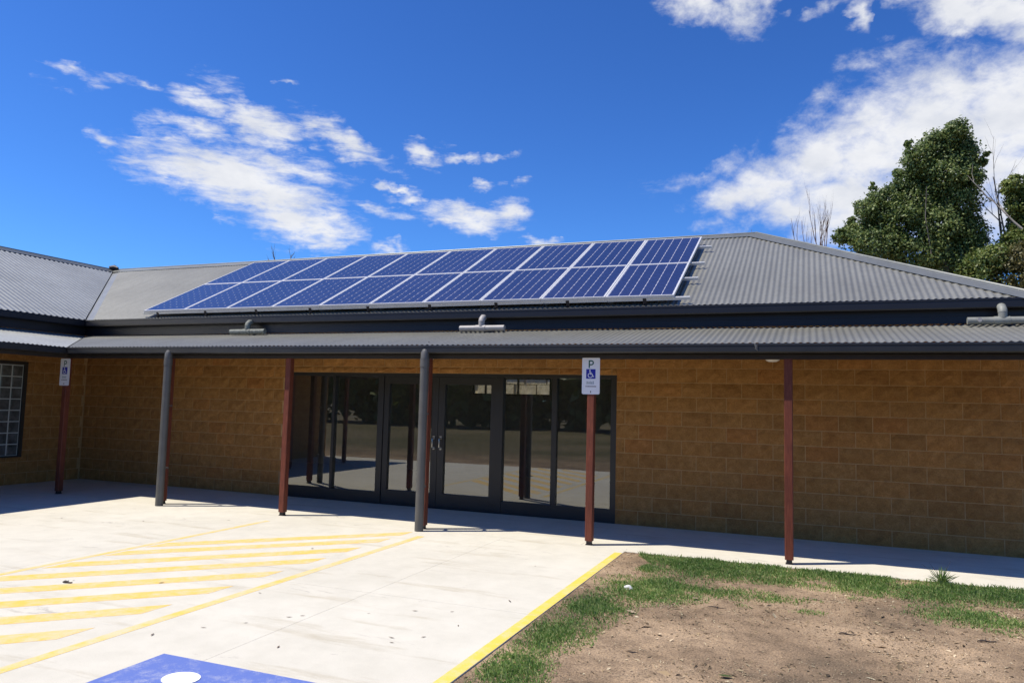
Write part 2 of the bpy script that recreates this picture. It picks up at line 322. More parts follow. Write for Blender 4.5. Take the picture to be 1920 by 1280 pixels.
M['twig'] = simple('dark_twig', (.06, .045, .035), .85, var=.3, scale=40)
M['green_leaf'] = simple('fallen_green_leaf', (.06, .085, .02), .6)
M['pale_leaf'] = simple('pale_leaf', (.34, .26, .17), .8, var=.25, scale=30)
def m_stonewall():
    m = Mat('sandstone'); o = m.world(); b = m.noise(5, 7, .7, o)
    m.base(m.ramp(b, [(.3, (.40, .34, .20)), (.55, (.64, .57, .38)), (.75, (.76, .70, .52))])).set(Roughness=.95); m.bump(b, .8, .03); return m.m
M['sandstone'] = m_stonewall()

# ------------------------------------------------------------------ ground and pavement (the setting)
def kerb_x(y): return 9.573+0*y
def ground_z(x, y):
    n = .022*mnoise.noise((x*.9, y*.9, 0))+.010*mnoise.noise((x*3.1, y*3.1, 4))+.005*mnoise.noise((x*9, y*9, 7))
    near = max(math.exp(-max(0, -.2-y)/.25), math.exp(-max(0, x-kerb_x(y))/.2) if y > -6.5 else 0)
    return -.032*(1-near*.8)+n*(1-.7*near)-.02*(1-math.exp(-max(0., abs(x-11)-6)/6))
xs = np.unique(np.round(np.concatenate([-np.geomspace(3, 500, 22), np.arange(-3, 8.5, .7), np.arange(8.5, 15, .06), np.geomspace(15, 500, 24)]), 3))
ys = np.unique(np.round(np.concatenate([-np.geomspace(7, 500, 26), np.arange(-7, 0, .06), np.arange(0, 3, .4), np.geomspace(3, 500, 22)]), 3))
gv = [(x, y, ground_z(x, y)) for y in ys for x in xs]; nx = len(xs)
gf = [(j*nx+i, j*nx+i+1, (j+1)*nx+i+1, (j+1)*nx+i) for j in range(len(ys)-1) for i in range(nx-1)]
link('ground', np_mesh('ground', gv, gf, M['ground'], True), kind='structure')

pave = empty('pavement', (4, -2, 0), kind='structure')
def on_pave(mb, name, mat, **k):
    o = mb.obj(name, mat, pave, **k); o.location = (-4, 2, 0); return o
JX, JY, YB = 8.0, -3.17, -6.5
for poly in (
    [(-1.77, -.056), (9.0, -.056), (9.0, 1.78), (-1.77, 1.78)],
    [(9.004, -.056), (9.573, -.056), (9.573, -.2), (16.5, -.2), (16.5, 1.78), (9.004, 1.78)],
    [(-1.77, YB), (4.55, YB), (4.55, -.0585), (-1.77, -.0585)],
    [(4.5525, YB), (JX, YB), (JX, JY), (4.5525, JY)],
    [(4.5525, JY+.0025), (JX, JY+.0025), (JX, -.0585), (4.5525, -.0585)],
    [(JX+.0025, YB), (9.573, YB), (9.573, JY), (JX+.0025, JY)],
    [(JX+.0025, JY+.0025), (9.573, JY+.0025), (9.573, -.2), (9.569, -.0585), (JX+.0025, -.0585)]):
    on_pave(MB().prism(poly, -.13, 0, 'z'), 'concrete_slab', M['concrete'])
def sheet(poly, z, t=.008): return MB().prism(poly, z-.0015-t, z-.0015, 'z')
# painted kerb edge, in pieces that stop at the slab joints
for y0, y1 in ((-6.49, -3.172), (-3.164, -.31)):
    on_pave(sheet([(kerb_x(y0)-.098, y0), (kerb_x(y0)-.002, y0), (kerb_x(y1)-.002, y1), (kerb_x(y1)-.092, y1)], .0028), 'kerb_paint', M['yellow_kerb'])
l2 = lambda y: 7.065
l3 = lambda y: 4.70
for ln, w in ((l2, .095), (l3, .075)):
    for y0, y1 in ((-6.48, -3.173), (-3.163, -.5)):
        on_pave(sheet([(ln(y0)-w/2, y0), (ln(y0)+w/2, y0), (ln(y1)+w/2, y1), (ln(y1)-w/2, y1)], .0028), 'bay_line', M['yellow_line'])
for i, yr in enumerate((-5.06, -4.36, -3.67, -2.98, -2.29, -1.62, -.96, -.42)):
    xr = 6.82; hw = .15; xl, yl = 4.78, yr-2.04
    if yl < -6.3: xl += -6.3-yl; yl = -6.3
    on_pave(sheet([(xl, yl-hw), (xr, yr-hw), (xr, yr+hw), (xl, yl+hw)], .0028), 'hatch_stripe', M['yellow_faded'])

# strokes and the wheelchair figure, as flat shapes in a unit square (x right, y up)
def stroke(mb, pts, w, z0, z1):
    for (a, b) in zip(pts[:-1], pts[1:]):
        a, b = Vector(a), Vector(b); d = (b-a).normalized(); n = Vector((-d.y, d.x))*w/2; e = d*w*.18
        mb.prism([tuple(a-e+n), tuple(a-e-n), tuple(b+e-n), tuple(b+e+n)][::-1], z0, z1, 'z')
    return mb
def disc(mb, c, r, z0, z1, n=20): return mb.prism([(c[0]+r*math.cos(2*math.pi*k/n), c[1]+r*math.sin(2*math.pi*k/n)) for k in range(n)], z0, z1, 'z')
def figure(mb, z0, z1):
    disc(mb, (.40, .87), .082, z0, z1)
    stroke(mb, [(.405, .76), (.43, .47), (.66, .47)], .095, z0, z1)
    stroke(mb, [(.66, .47), (.76, .20), (.85, .23)], .09, z0+.0001, z1+.0001)
    stroke(mb, [(.42, .63), (.62, .63)], .07, z0+.0002, z1+.0002)
    arc = [(.44+.24*math.cos(t), .34+.24*math.sin(t)) for t in np.linspace(R(118), R(345), 14)]
    for k, (a, b) in enumerate(zip(arc[:-1], arc[1:])): stroke(mb, [a, b], .075, z0+.0003+(k % 2)*.0001, z1+.0003+(k % 2)*.0001)
    return mb
S = 1.26
sym = MB().prism([(0, 0), (S, 0), (S, S), (0, S)], 0, .003, 'z').obj('disabled_symbol', M['blue_paint'], pave)
sym.location = (7.69-4, -5.12-S+2, .0025)
fg = figure(MB(), 0, .003).mesh('figure', M['white_paint'])
for v in fg.vertices: v.co = (v.co.x*S*1.1-.12, v.co.y*S*1.0-.125, v.co.z)
link('wheelchair_figure', fg, sym, (0, 0, .0042))

# ------------------------------------------------------------------ the building
hall = empty('community_hall', (6, 1.5, 0), label='tan block hall with grey corrugated roof, dark verandah and glazed entrance', cat='building')
def part(mb, name, mat, parent=None, **k):
    o = mb.obj(name, mat, parent or hall, **k)
    if parent is None: o.location = (-6, -1.5, 0)
    return o
def hpart(name, mesh, loc, rot=(0, 0, 0), scale=(1, 1, 1), **k): return link(name, mesh, hall, (loc[0]-6, loc[1]-1.5, loc[2]), rot, scale, **k)
OX0, OX1, OZ = 3.057, 8.974, 2.132
DW = 1.776; CH = .203; BP = .4045      # wall face, course height, block pitch
wall = MB()
wall.box(-DW, OX0, DW, 1.976, 0, 3.0).box(OX1, 14.05, DW, 1.976, 0, 3.0).box(OX0, OX1, DW, 1.976, OZ, 3.0)
front_wall = part(wall, 'wall', M['mortar'])
WY0, WY1, WZ0, WZ1 = -.79, .56, .49, 2.215
ww = MB().box(-1.976, -DW, -6.2, WY0, 0, 3.0).box(-1.976, -DW, WY1, DW-.001, 0, 3.0).box(-1.976, -DW, WY0, WY1, 0, WZ0).box(-1.976, -DW, WY0, WY1, WZ1, 3.0)
wing_wall = part(ww, 'wall', M['mortar'])
rest = MB().box(-7.5, -1.977, -6.2, -6.0, 0, 2.98).box(-7.5, -7.3, -6.0, 7.5, 0, 2.98).box(13.85, 14.05, 1.977, 7.5, 0, 2.98)
rest.prism([(-7.5, 2.985), (-1.78, 2.985), (-4.65, 4.5)], -6.2, -6.0)
B0, B1, BZ0, BZ1, BY = 4.03, 6.02, 1.885, 2.29, 7.5
rest.box(-7.3, B0, BY, BY+.2, 0, 2.98).box(B1, 14.05, BY, BY+.2, 0, 2.98).box(B0, B1, BY, BY+.2, 0, BZ0).box(B0, B1, BY, BY+.2, BZ1, 2.98)
part(rest, 'wall', M['room'])
part(MB().box(-1.97, 13.84, 1.98, 7.49, .0, .012), 'room_floor', M['carpet'])
part(MB().box(-7.2, 13.84, 1.98, 7.49, 2.6, 2.66), 'ceiling', M['room'])
bw = part(MB().box(B0, B0+.04, BY+.05, BY+.1, BZ0, BZ1).box(B1-.04, B1, BY+.05, BY+.1, BZ0, BZ1).box(B0+.04, B1-.04, BY+.05, BY+.1, BZ0, BZ0+.03).box(B0+.04, B1-.04, BY+.05, BY+.1, BZ1-.03, BZ1)
          .box(4.34, 4.38, BY+.05, BY+.1, BZ0+.03, BZ1-.03).box(5.175, 5.215, BY+.05, BY+.1, BZ0+.03, BZ1-.03), 'window', M['frame'])

def brick_mesh(seed, w=.39, h=.19):
    rn = random.Random(seed); nxk, nzk = 6, 4; b = MB(); V = []
    for j in range(nzk):
        for i in range(nxk):
            edge = i in (0, nxk-1) or j in (0, nzk-1)
            x = w*i/(nxk-1); z = h*j/(nzk-1)
            if not edge: x += rn.uniform(-.02, .02); z += rn.uniform(-.014, .014)
            V.append((x, (rn.uniform(-.006, -.001) if edge else rn.uniform(-.022, -.009)), z))
    F = [(j*nxk+i, j*nxk+i+1, (j+1)*nxk+i+1, (j+1)*nxk+i) for j in range(nzk-1) for i in range(nxk-1)]
    b.add(V, F)
    ring = [i for i in range(nxk)]+[j*nxk+nxk-1 for j in range(1, nzk)]+[(nzk-1)*nxk+i for i in range(nxk-2, -1, -1)]+[j*nxk for j in range(nzk-2, 0, -1)]
    base = len(V); n = len(ring)
    bv = [(V[i][0], .02, V[i][2]) for i in ring]
    b.v += bv; b.f += [(ring[k], base+k, base+(k+1) % n, ring[(k+1) % n]) for k in range(n)]; b.sm += [False]*n
    return b
bmb = [brick_mesh(s) for s in range(10)]; bme = [b.mesh('brick', M['brick']) for b in bmb]
pieces = []
def course(kind, u0, u1, off, k, openings):
    z0, z1 = CH*k+.005, CH*k+CH-.005
    n = math.floor((u0-off)/BP)-1
    while off+BP*n < u1:
        a, b = max(u0, off+BP*n)+.005, min(u1, off+BP*n+BP)-.005; n += 1
        if b-a < .03: continue
        segs = [(a, b, z0, z1)]
        for (o0, o1, p0, p1) in openings:
            out = []
            for (s0, s1, q0, q1) in segs:
                if s1 <= o0 or s0 >= o1 or q1 <= p0+.01 or q0 >= p1-.01: out.append((s0, s1, q0, q1)); continue
                if s0 < o0-.03: out.append((s0, o0, q0, q1))
                if s1 > o1+.03: out.append((o1, s1, q0, q1))
                m0, m1 = max(s0, o0), min(s1, o1)
                if m1-m0 > .03:
                    if q0 < p0-.03: out.append((m0, m1, q0, p0))
                    if q1 > p1+.03: out.append((m0, m1, p1+.004, q1))
            segs = out
        for s in segs: pieces.append((kind, *s))
for k in range(13):
    course('front', -DW+.02, 14.05, 9.10+(BP/2 if k % 2 == 0 else 0), k, [(OX0, OX1, -1, OZ)])
    course('wing', -6.2, DW-.02, .1+(BP/2 if k % 2 == 0 else 0), k, [(WY0, WY1, WZ0, WZ1)])
def bpos(p):
    kind, a, b, z0, z1 = p
    return np.array(((a+b)/2, DW, (z0+z1)/2)) if kind == 'front' else np.array((-DW, (a+b)/2, (z0+z1)/2))
def bkey(p):
    d = np.linalg.norm(bpos(p)-CAMP)
    if p[3] > 2.45: d += 100
    if p[0] == 'wing' and p[2] < -.3: d += 100
    return d
pieces.sort(key=bkey)
loose = {'front': ([], [], []), 'wing': ([], [], [])}
for i, p in enumerate(pieces):
    kind, a, b, z0, z1 = p; q = rng.integers(10); sx, sz = (b-a)/.39, (z1-z0)/.19
    par = front_wall if kind == 'front' else wing_wall
    if i < 300:
        loc, rot = ((a, DW, z0), (0, 0, 0)) if kind == 'front' else ((-DW, a, z0), (0, 0, R(90)))
        link('brick', bme[q], par, loc, rot, (sx, 1, sz))
    else:
        v = np.array(bmb[q].v)*(sx, 1, sz)
        v = v+(a, DW, z0) if kind == 'front' else np.stack([-DW-v[:, 1], a+v[:, 0], z0+v[:, 2]], 1)
        V, F, s = loose[kind]; n0 = sum(len(t) for t in V); V.append(v); F += [tuple(t+n0 for t in fc) for fc in bmb[q].f]
for kind, par in (('front', front_wall), ('wing', wing_wall)):
    V, F, s = loose[kind]
    if V:
        me = D.meshes.new('bricks'); me.from_pydata(np.concatenate(V).tolist(), [], F); me.materials.append(M['brick']); link('brickwork', me, par, kind='stuff')

# glass-block window in the wing
win = part(MB().box(-1.79, -1.742, WY1-.06, WY1, WZ0, WZ1).box(-1.79, -1.742, WY0, WY0+.06, WZ0, WZ1)
           .box(-1.79, -1.742, WY0+.06, WY1-.06, WZ1-.06, WZ1).box(-1.79, -1.742, WY0+.06, WY1-.06, WZ0, WZ0+.03), 'window', M['wframe'])
wl = win.location
MB().box(-1.86, -1.780, WY0+.06, WY1-.06, WZ0+.03, WZ1-.06).obj('block_joint', M['block_joint'], win)
gb = MB()
gb.add([(0, 0, 0), (.184, 0, 0), (.184, 0, .184), (0, 0, .184), (.012, -.012, .012), (.172, -.012, .012), (.172, -.012, .172), (.012, -.012, .172)],
       [(4, 5, 6, 7), (0, 1, 5, 4), (1, 2, 6, 5), (2, 3, 7, 6), (3, 0, 4, 7)])
gbm = gb.mesh('glass_block', M['block_glass'])
for j in range(8):
    for i in range(6): link('glass_block', gbm, win, (-1.779, WY1-.06-.205*(i+1)+.010, WZ0+.03+.2030*j+.010), (0, 0, R(90)))

# glazed entrance
fy0, fy1, gy = 1.792, 1.90, 1.835
SB, ST, DT = .19, 2.077, 1.957
ent = part(MB().box(OX0, 3.145, fy0, fy1, 0, OZ).box(8.885, OX1, fy0, fy1, 0, OZ).box(3.145, 8.885, fy0, fy1, ST, OZ).box(3.145, 4.955, fy0, fy1, 0, SB).box(7.185, 8.885, fy0, fy1, 0, SB)
           .box(4.955, 7.185, fy0+.01, fy1, 0, .02), 'entrance_frame', M['frame'])
for x0, x1, y0 in ((4.055, 4.105, 0), (7.975, 8.055, 0), (4.955, 5.06, -.012), (7.075, 7.185, -.012)):
    MB().box(x0, x1, fy0+y0, fy1-.002, .001 if y0 else SB+.001, ST-.0005).obj('mullion', M['frame'], ent)
for x0, x1 in ((3.145, 4.055), (4.105, 4.955), (7.185, 7.975), (8.055, 8.885)):
    MB().add([(x0, gy, SB), (x1, gy, SB), (x1, gy, ST), (x0, gy, ST)], [(0, 1, 2, 3)]).obj('pane', M['glass'], ent)
for x0, x1, hx in ((5.064, 6.064, 6.005), (6.070, 7.071, 6.128)):
    a = .11; b_ = .095; xa, xb = (x0+b_, x1-a) if x0 < 6 else (x0+a, x1-b_)
    dr = part(MB().box(x0, xa, fy0+.005, fy1-.02, .025, ST-.004).box(xb, x1, fy0+.005, fy1-.02, .025, ST-.004).box(xa, xb, fy0+.005, fy1-.02, DT, ST-.004).box(xa, xb, fy0+.005, fy1-.02, .025, .235), 'door', M['frame'])
    MB().add([(xa, gy, .235), (xb, gy, .235), (xb, gy, DT), (xa, gy, DT)], [(0, 1, 2, 3)]).obj('pane', M['glass'], dr)
    MB().tube([(hx, fy0, .945), (hx, fy0-.05, .945), (hx, fy0-.055, .96), (hx, fy0-.055, 1.09), (hx, fy0-.05, 1.105), (hx, fy0, 1.105)], .010, 8).box(hx-.018, hx+.018, fy0-.004, fy0+.005, .92, .96).box(hx-.018, hx+.018, fy0-.004, fy0+.005, 1.09, 1.135).obj('handle', M['chrome'], dr)

# corrugated roofs
EV, RY, EZ, RZ = 1.305, 4.667, 3.069, 4.756
T = (RZ-EZ)/(RY-EV); XR = 10.726; XE = XR+(RY-EV)
def corr(u0, u1, lo, hi, place, zf, amp=.0068, pitch=.076, seg=6, rows=5):
    us = np.arange(u0, u1, pitch/seg); V = []; F = []; keep = 0
    for u in us:
        a, b = lo(u), hi(u)
        if b < a: b = a
        for k in range(rows):
            v = a+(b-a)*k/(rows-1); x, y = place(u, v)
            V.append((x, y, zf(v)+amp*math.sin(2*math.pi*u/pitch)+.004*mnoise.noise((x*1.3, y*1.3, 1))))
        if keep:
            o = (keep-1)*rows
            F += [(o+k, o+rows+k, o+rows+k+1, o+k+1) for k in range(rows-1)]
        keep += 1
    return V, F
def roof_obj(name, V, F, mat=None, flip=False, **k):
    if flip: F = [q[::-1] for q in F]
    o = link(name, np_mesh(name, V, F, mat or M['roof'], True), hall, (-6, -1.5, 0), **k)
    md = o.modifiers.new('thickness', 'SOLIDIFY'); md.thickness = .0025; md.offset = -1; md.use_rim = False; return o
zr = lambda v: EZ+T*(v-EV)
# main slope: from valley line to hip line
roof_obj('roof_slope', *corr(-RY+.25, XE-.02, lambda u: max(EV, -u+.20), lambda u: min(RY, XE-u+EV), lambda u, v: (u, v), zr), label='main grey corrugated roof slope carrying the panels')
# wing slope (faces right)
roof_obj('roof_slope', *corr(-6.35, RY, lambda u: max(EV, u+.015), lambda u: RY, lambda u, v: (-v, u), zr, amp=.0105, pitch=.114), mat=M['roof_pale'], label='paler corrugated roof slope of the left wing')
roof_obj('roof_slope', *corr(EV, 2*RY-EV, lambda u: EV, lambda u: EV+(RY-EV)-abs(u-RY), lambda u, v: (XE+EV-v, u), zr, seg=4, rows=2))
part(MB().add([(-RY, RY, RZ), (XR, RY, RZ), (XE, 2*RY-EV, EZ), (-RY, 2*RY-EV, EZ)], [(0, 3, 2, 1)]).add([(-RY, -6.35, RZ), (-RY, 2*RY-EV, RZ), (-2*RY+EV, 2*RY-EV, EZ), (-2*RY+EV, -6.35, EZ)], [(0, 1, 2, 3)]), 'roof_slope', M['roof'])
def cap(p0, p1, n1, n2, w, lift=.0145, roll=.016):
    p0, p1 = Vector(p0), Vector(p1); h = (p1-p0).normalized(); n1 = Vector(n1).normalized(); n2 = Vector(n2).normalized()
    d1 = h.cross(n1); d2 = -h.cross(n2)
    if d1.z > 0: d1 = -d1
    if d2.z > 0: d2 = -d2
    mb = MB(); up = (n1+n2).normalized()
    for d, n in ((d1, n1), (d2, n2)):
        q = []
        for p in (p0, p1):
            c = p+up*(lift+.014); e = p+d*w+n*lift; l = e-n*.004+d*.002
            q += [c, e, l, p+up*lift]
        mb.add(q, [(0, 4, 5, 1), (1, 5, 6, 2), (2, 6, 7, 3), (0, 1, 2, 3), (4, 7, 6, 5)])
    mb.tube([p0+up*(lift+.012), p1+up*(lift+.012)], roll, 8)
    return mb
NM, NW, NH, NB = (0, -T, 1), (T, 0, 1), (T, 0, 1), (0, T, 1)
part(cap((-RY+.05, RY, RZ), (XR, RY, RZ), NM, NB, .17), 'ridge_cap', M['cap'])
part(cap((XR, RY, RZ+.004), (XE, EV, EZ+.004), NM, NH, .19), 'hip_cap', M['cap'])
part(cap((-RY, -6.35, RZ), (-RY, RY+.1, RZ), NW, (-T, 0, 1), .17), 'ridge_cap', M['cap'])
part(MB().tube([(-RY-.02, RY-.12, RZ+.05), (-RY+.05, RY-.02, RZ+.07), (-RY+.2, RY-.05, RZ+.05)], [.05, .075, .02], 10), 'ridge_junction', M['steel'])
# valley tray between the two slopes (open metal gutter) and its fold
vt = MB(); 
for (d0, d1) in ((-.02, .22),):
    q = [(-EV+.0, EV+.0, EZ-.03), (-RY, RY, RZ-.03)]
    vt.add([(-EV-.05, EV+.02, zr(EV)-.012), (-RY-.05, RY, zr(RY)-.02), (-RY+.24, RY, zr(RY)-.006), (-EV+.24, EV+.02, zr(EV)-.002)], [(0, 1, 2, 3)])
part(vt, 'valley_tray', M['valley'])
# fascia and main gutter
def gutter_profile(y0, y1, z0, z1): return [(y0, z0+.012), (y0+.012, z0), (y1, z0), (y1, z1-.01), (y0+.02, z1-.012), (y0+.012, z1), (y0-.004, z1), (y0-.006, z1-.018), (y0, z1-.024)]
gm = MB(); gp = gutter_profile(1.255, 1.38, 2.94, 3.060)
gm.prism(gp, -1.38, 14.2, 'x'); part(gm, 'roof_gutter', M['fascia'])
gm = MB(); gm.prism([(-y, z) for y, z in gp][::-1], -6.35, 1.255-.0065, 'y'); part(gm, 'roof_gutter', M['fascia'])
part(MB().box(-1.42, 14.2, 1.395, 1.42, 2.777, 3.02).box(-1.42, 14.2, 1.387, 1.395, 2.87, 2.938), 'fascia_board', M['fascia'])
part(MB().box(-1.42, -1.395, -6.35, 1.386, 2.777, 3.02), 'fascia_board', M['fascia'])
# verandah roofs, gutters, beams
VE, VT, VZ0, VZ1 = -.135, 1.44, 2.425, 2.772
vt_ = (VZ1-VZ0)/(VT-VE); zv = lambda v: VZ0+vt_*(v-VE)
roof_obj('verandah_roof', *corr(-VT+.02, 14.6, lambda u: max(VE, -u+.03), lambda u: VT, lambda u, v: (u, v), zv, rows=3), label='low verandah roof along the front of the hall')
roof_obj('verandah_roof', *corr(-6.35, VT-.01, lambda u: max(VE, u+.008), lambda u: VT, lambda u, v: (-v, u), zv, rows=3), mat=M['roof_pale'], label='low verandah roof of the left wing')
part(MB().add([(-VE-.03, VE, zv(VE)-.012), (-VT-.03, VT, zv(VT)-.012), (-VT+.06, VT, zv(VT)-.011), (-VE+.06, VE, zv(VE)-.011)], [(0, 1, 2, 3)]), 'valley_tray', M['steel'])
vp = gutter_profile(-.195, -.06, 2.312, 2.415)
gm = MB(); gm.prism(vp, .06, 14.6, 'x'); part(gm, 'verandah_gutter', M['gutter'])
gm = MB(); gm.prism([(-y, z) for y, z in vp][::-1], -6.35, -.2015, 'y'); part(gm, 'verandah_gutter', M['gutter'])
part(MB().box(-.045, 14.6, -.045, .045, 2.25, 2.40).box(.05, 14.6, -.059, -.045, 2.262, 2.30), 'verandah_beam', M['beam'])
part(MB().box(-.045, .045, -5.5, -.046, 2.25, 2.40), 'verandah_beam', M['beam'])
part(MB().box(11.02, 11.045, -.205, -.1955, 2.345, 2.40).tube([(11.0, -.16, 2.44), (11.02, -.206, 2.41), (11.03, -.206, 2.35), (11.05, -.203, 2.33)], .006, 6), 'gutter_clip', M['pipe'])
rf = MB().prism([(.046, 2.345), (1.77, 2.72), (1.77, 2.80), (.046, 2.425)], -.0225, .0225, 'x').mesh('rafter', M['beam'])
for k in range(14): hpart('rafter', rf, (1.1363*k, 0, 0))
# posts
SP = 2.2726
c_ = .007; h_ = .045
pm = MB().prism([(-h_+c_, -h_), (h_-c_, -h_), (h_, -h_+c_), (h_, h_-c_), (h_-c_, h_), (-h_+c_, h_), (-h_, h_-c_), (-h_, -h_+c_)], .05, 2.25, 'z').mesh('post', M['post'])
st = MB().box(-.03, .03, -.03, .03, .012, .049).box(-.038, .038, -.038, .038, 0.001, .010).mesh('post_foot', M['steel'])
pl = ['red timber post in the left corner carrying a sign', 'red timber post half hidden behind the left downpipe', 'red timber post at the left edge of the glazed entrance', 'red timber post half hidden behind the middle downpipe', 'red timber post in front of the doors carrying a sign', 'red timber post at right standing against the block wall']
for k in range(6):
    o = hpart('post', pm, (k*SP, 0, 0)); link('post_foot', st, o)
    o["label"] = pl[k]
for k in (1, 2): o = hpart('post', pm, (0, -k*SP, 0)); link('post_foot', st, o)
# downpipes in front of two of the posts
dm = MB().tube([(0, 0, .003), (0, 0, 2.20), (0, 0, 2.30), (0, .02, 2.345)], [.057, .057, .057, .050], 20).mesh('downpipe', M['pipe'])
cm = MB().tube([(0, 0, 2.13), (0, 0, 2.24)], .0625, 20).mesh('collar', M['pipe'])
for x, l in ((2.395, 'grey downpipe beside the left post'), (6.855, 'grey downpipe in front of the doors')):
    o = hpart('downpipe', dm, (x, -.178, 0), label=l); link('collar', cm, o)
    for z in (.55, 1.5): link('pipe_bracket', MB().tube([(0, 0, z), (0, 0, z+.025)], .0585, 16).box(-.02, .02, .05, .12, z, z+.025).mesh('pipe_bracket', M['pipe']), o)
# rain spreaders lying on the verandah roof
def spreader(x, y, x0, x1, mat, label):
    z = zv(y)+.068
    o = part(MB().tube([(x0, y, z), (x1, y, z)], .043, 16), 'rain_spreader', mat, label=label)
    jt = MB().tube([(x-.09, y, z), (x+.07, y, z)], .049, 16).tube([(x, y, z+.03), (x, y, z+.10)], .046, 14).tube([(x, y, z+.09), (x, y+.01, z+.13), (x, y+.05, z+.165), (x, y+.10, z+.17)], [.049, .049, .047, .045], 14)
    jt.obj('tee_joint', mat, o); return o
spreader(2.69, 1.19, 2.33, 3.06, M['pipe_dirty'], 'stained grey green rain spreader pipe above the left posts')
spreader(7.05, 1.19, 6.70, 7.42, M['pipe_pale'], 'pale rain spreader pipe above the doors')
s3 = spreader(13.68, 1.19, 13.32, 14.15, M['pipe_grey'], 'grey rain spreader pipe at the right end of the roof')
MB().tube([(13.44, 1.155, zv(1.19)+.075), (13.44, 1.14, zv(1.19)+.075)], .026, 14).obj('outlet_plug', M['pipe_pale'], s3)
# opal ceiling lights
def lamp(x, y, z, r):
    prof = [(0, 0), (r*.55, .004), (r*.86, .018), (r, .045), (r, .06)]; n = 20; V = []; F = []
    for (a, h) in prof[1:]: V += [(x+a*math.cos(2*math.pi*k/n), y+a*math.sin(2*math.pi*k/n), z+h) for k in range(n)]
    F = [(i*n+k, i*n+(k+1) % n, (i+1)*n+(k+1) % n, (i+1)*n+k) for i in range(3) for k in range(n)]+[tuple(range(n))[::-1]]
    o = part(MB().add(V, F, True), 'ceiling_light', M['lamp']); MB().box(x-.02, x+.02, y-.02, y+.02, z+.06, zv(y)).obj('light_stem', M['beam'], o)
lamp(11.19, .16, 2.228, .085); lamp(6.72, .16, 2.228, .085)

# ------------------------------------------------------------------ solar panels and rails on the roof
ANG = math.atan(T); PW, PL, PX, PY = .958, 1.594, .9690, 1.603
ROW = ['lower', 'upper']; NUM = ['first', 'second', 'third', 'fourth', 'fifth', 'sixth', 'seventh', 'eighth', 'ninth', 'tenth']
def roofpt(x, s, off):      # a point s metres up the slope from the eave edge of the array, off above the sheet
    y0 = 1.28; y = y0+s*math.cos(ANG)-off*math.sin(ANG)+.14*math.sin(ANG)
    return (x, y, zr(y0+.14*math.sin(ANG))+s*math.sin(ANG)+off*math.cos(ANG))
TH = .038
fr = MB().box(0, .021, 0, PL, -TH, 0).box(PW-.021, PW, 0, PL, -TH, 0).box(.021, PW-.021, 0, .021, -TH, 0).box(.021, PW-.021, PL-.021, PL, -TH, 0).mesh('frame', M['panel_frame'])
bs = MB().box(.021, PW-.021, .021, PL-.021, -.012, -.006).mesh('backsheet', M['backsheet'])
CX, CY = (PW-.052)/6, (PL-.052)/10; gxc, gyc = .0075, .0042; k_ = .010
def cellpoly(x, y): return [(x+k_, y), (x+CX-gxc-k_, y), (x+CX-gxc, y+k_), (x+CX-gxc, y+CY-gyc-k_), (x+CX-gxc-k_, y+CY-gyc), (x+k_, y+CY-gyc), (x, y+CY-gyc-k_), (x, y+k_)]
cme = MB().prism(cellpoly(0, 0), 0, .002, 'z').mesh('cell', M['cell'])
allc = MB()
cells = [(.026+gxc/2+i*CX, .026+gyc/2+j*CY) for j in range(10) for i in range(6)]
for (x, y) in cells: allc.prism(cellpoly(x, y), 0, .002, 'z')
allm = allc.mesh('cells', M['cell'])
for r in range(2):
    for n in range(10):
        side = ('%s from the left' % NUM[n]) if n < 5 else ('%s from the right' % NUM[9-n])
        if n == 0: side = 'at its left end'
        if n == 9: side = 'at its right end'
        p = empty('solar_panel', roofpt(.19+n*PX, r*PY, .14), (ANG, 0, 0), label='blue solar panel in the %s row on the roof, %s' % (ROW[r], side), cat='solar panel', group='solar panels on the hall roof')
        link('frame', fr, p); link('backsheet', bs, p)
        if n >= 5:
            for (x, y) in cells: link('cell', cme, p, (x, y, -.0058))
        else: link('cells', allm, p, (0, 0, -.0058), kind='stuff')
rail = MB().box(0, 9.93, -.02, .02, -.04, 0).box(0, 9.93, -.008, .008, .0005, .002).mesh('rail_bar', M['alu'])
foot = MB().box(-.025, .025, -.004, .004, -.095, 0).box(-.025, .025, -.03, .004, -.099, -.095).mesh('roof_foot', M['steel'])
RL = ['lowest aluminium mounting rail along the bottom edge of the panels', 'second lowest aluminium mounting rail under the lower panels', 'aluminium mounting rail sticking out just above the middle of the panels', 'topmost aluminium mounting rail sticking out under the upper panels']
for i, s in enumerate((.03, .92, 1.72, 2.70)):
    q = empty('mounting_rail', roofpt(.15, s, .10), (ANG, 0, 0), label=RL[i], cat='rail', group='panel mounting rails on the roof')
    link('rail_bar', rail, q)
    if i == 0: RAIL0 = q
    for k in range(9): link('roof_foot', foot, q, (.35+k*1.12, -.02, 0))
# loose cable loops hanging under the lower edge
for x in (2.35, 4.0, 5.15, 7.95, 8.9):
    p0, p1 = Vector(roofpt(x, .03, .105)), Vector(roofpt(x+.22, .03, .105)); mid = Vector(roofpt(x+.06, .02, .03))
    MB().tube([p0, (p0+mid)/2+Vector((0, -.01, -.01)), mid, (mid+p1)/2, p1], .006, 5).obj('cable', M['pipe'], RAIL0).matrix_parent_inverse = RAIL0.matrix_basis.inverted()

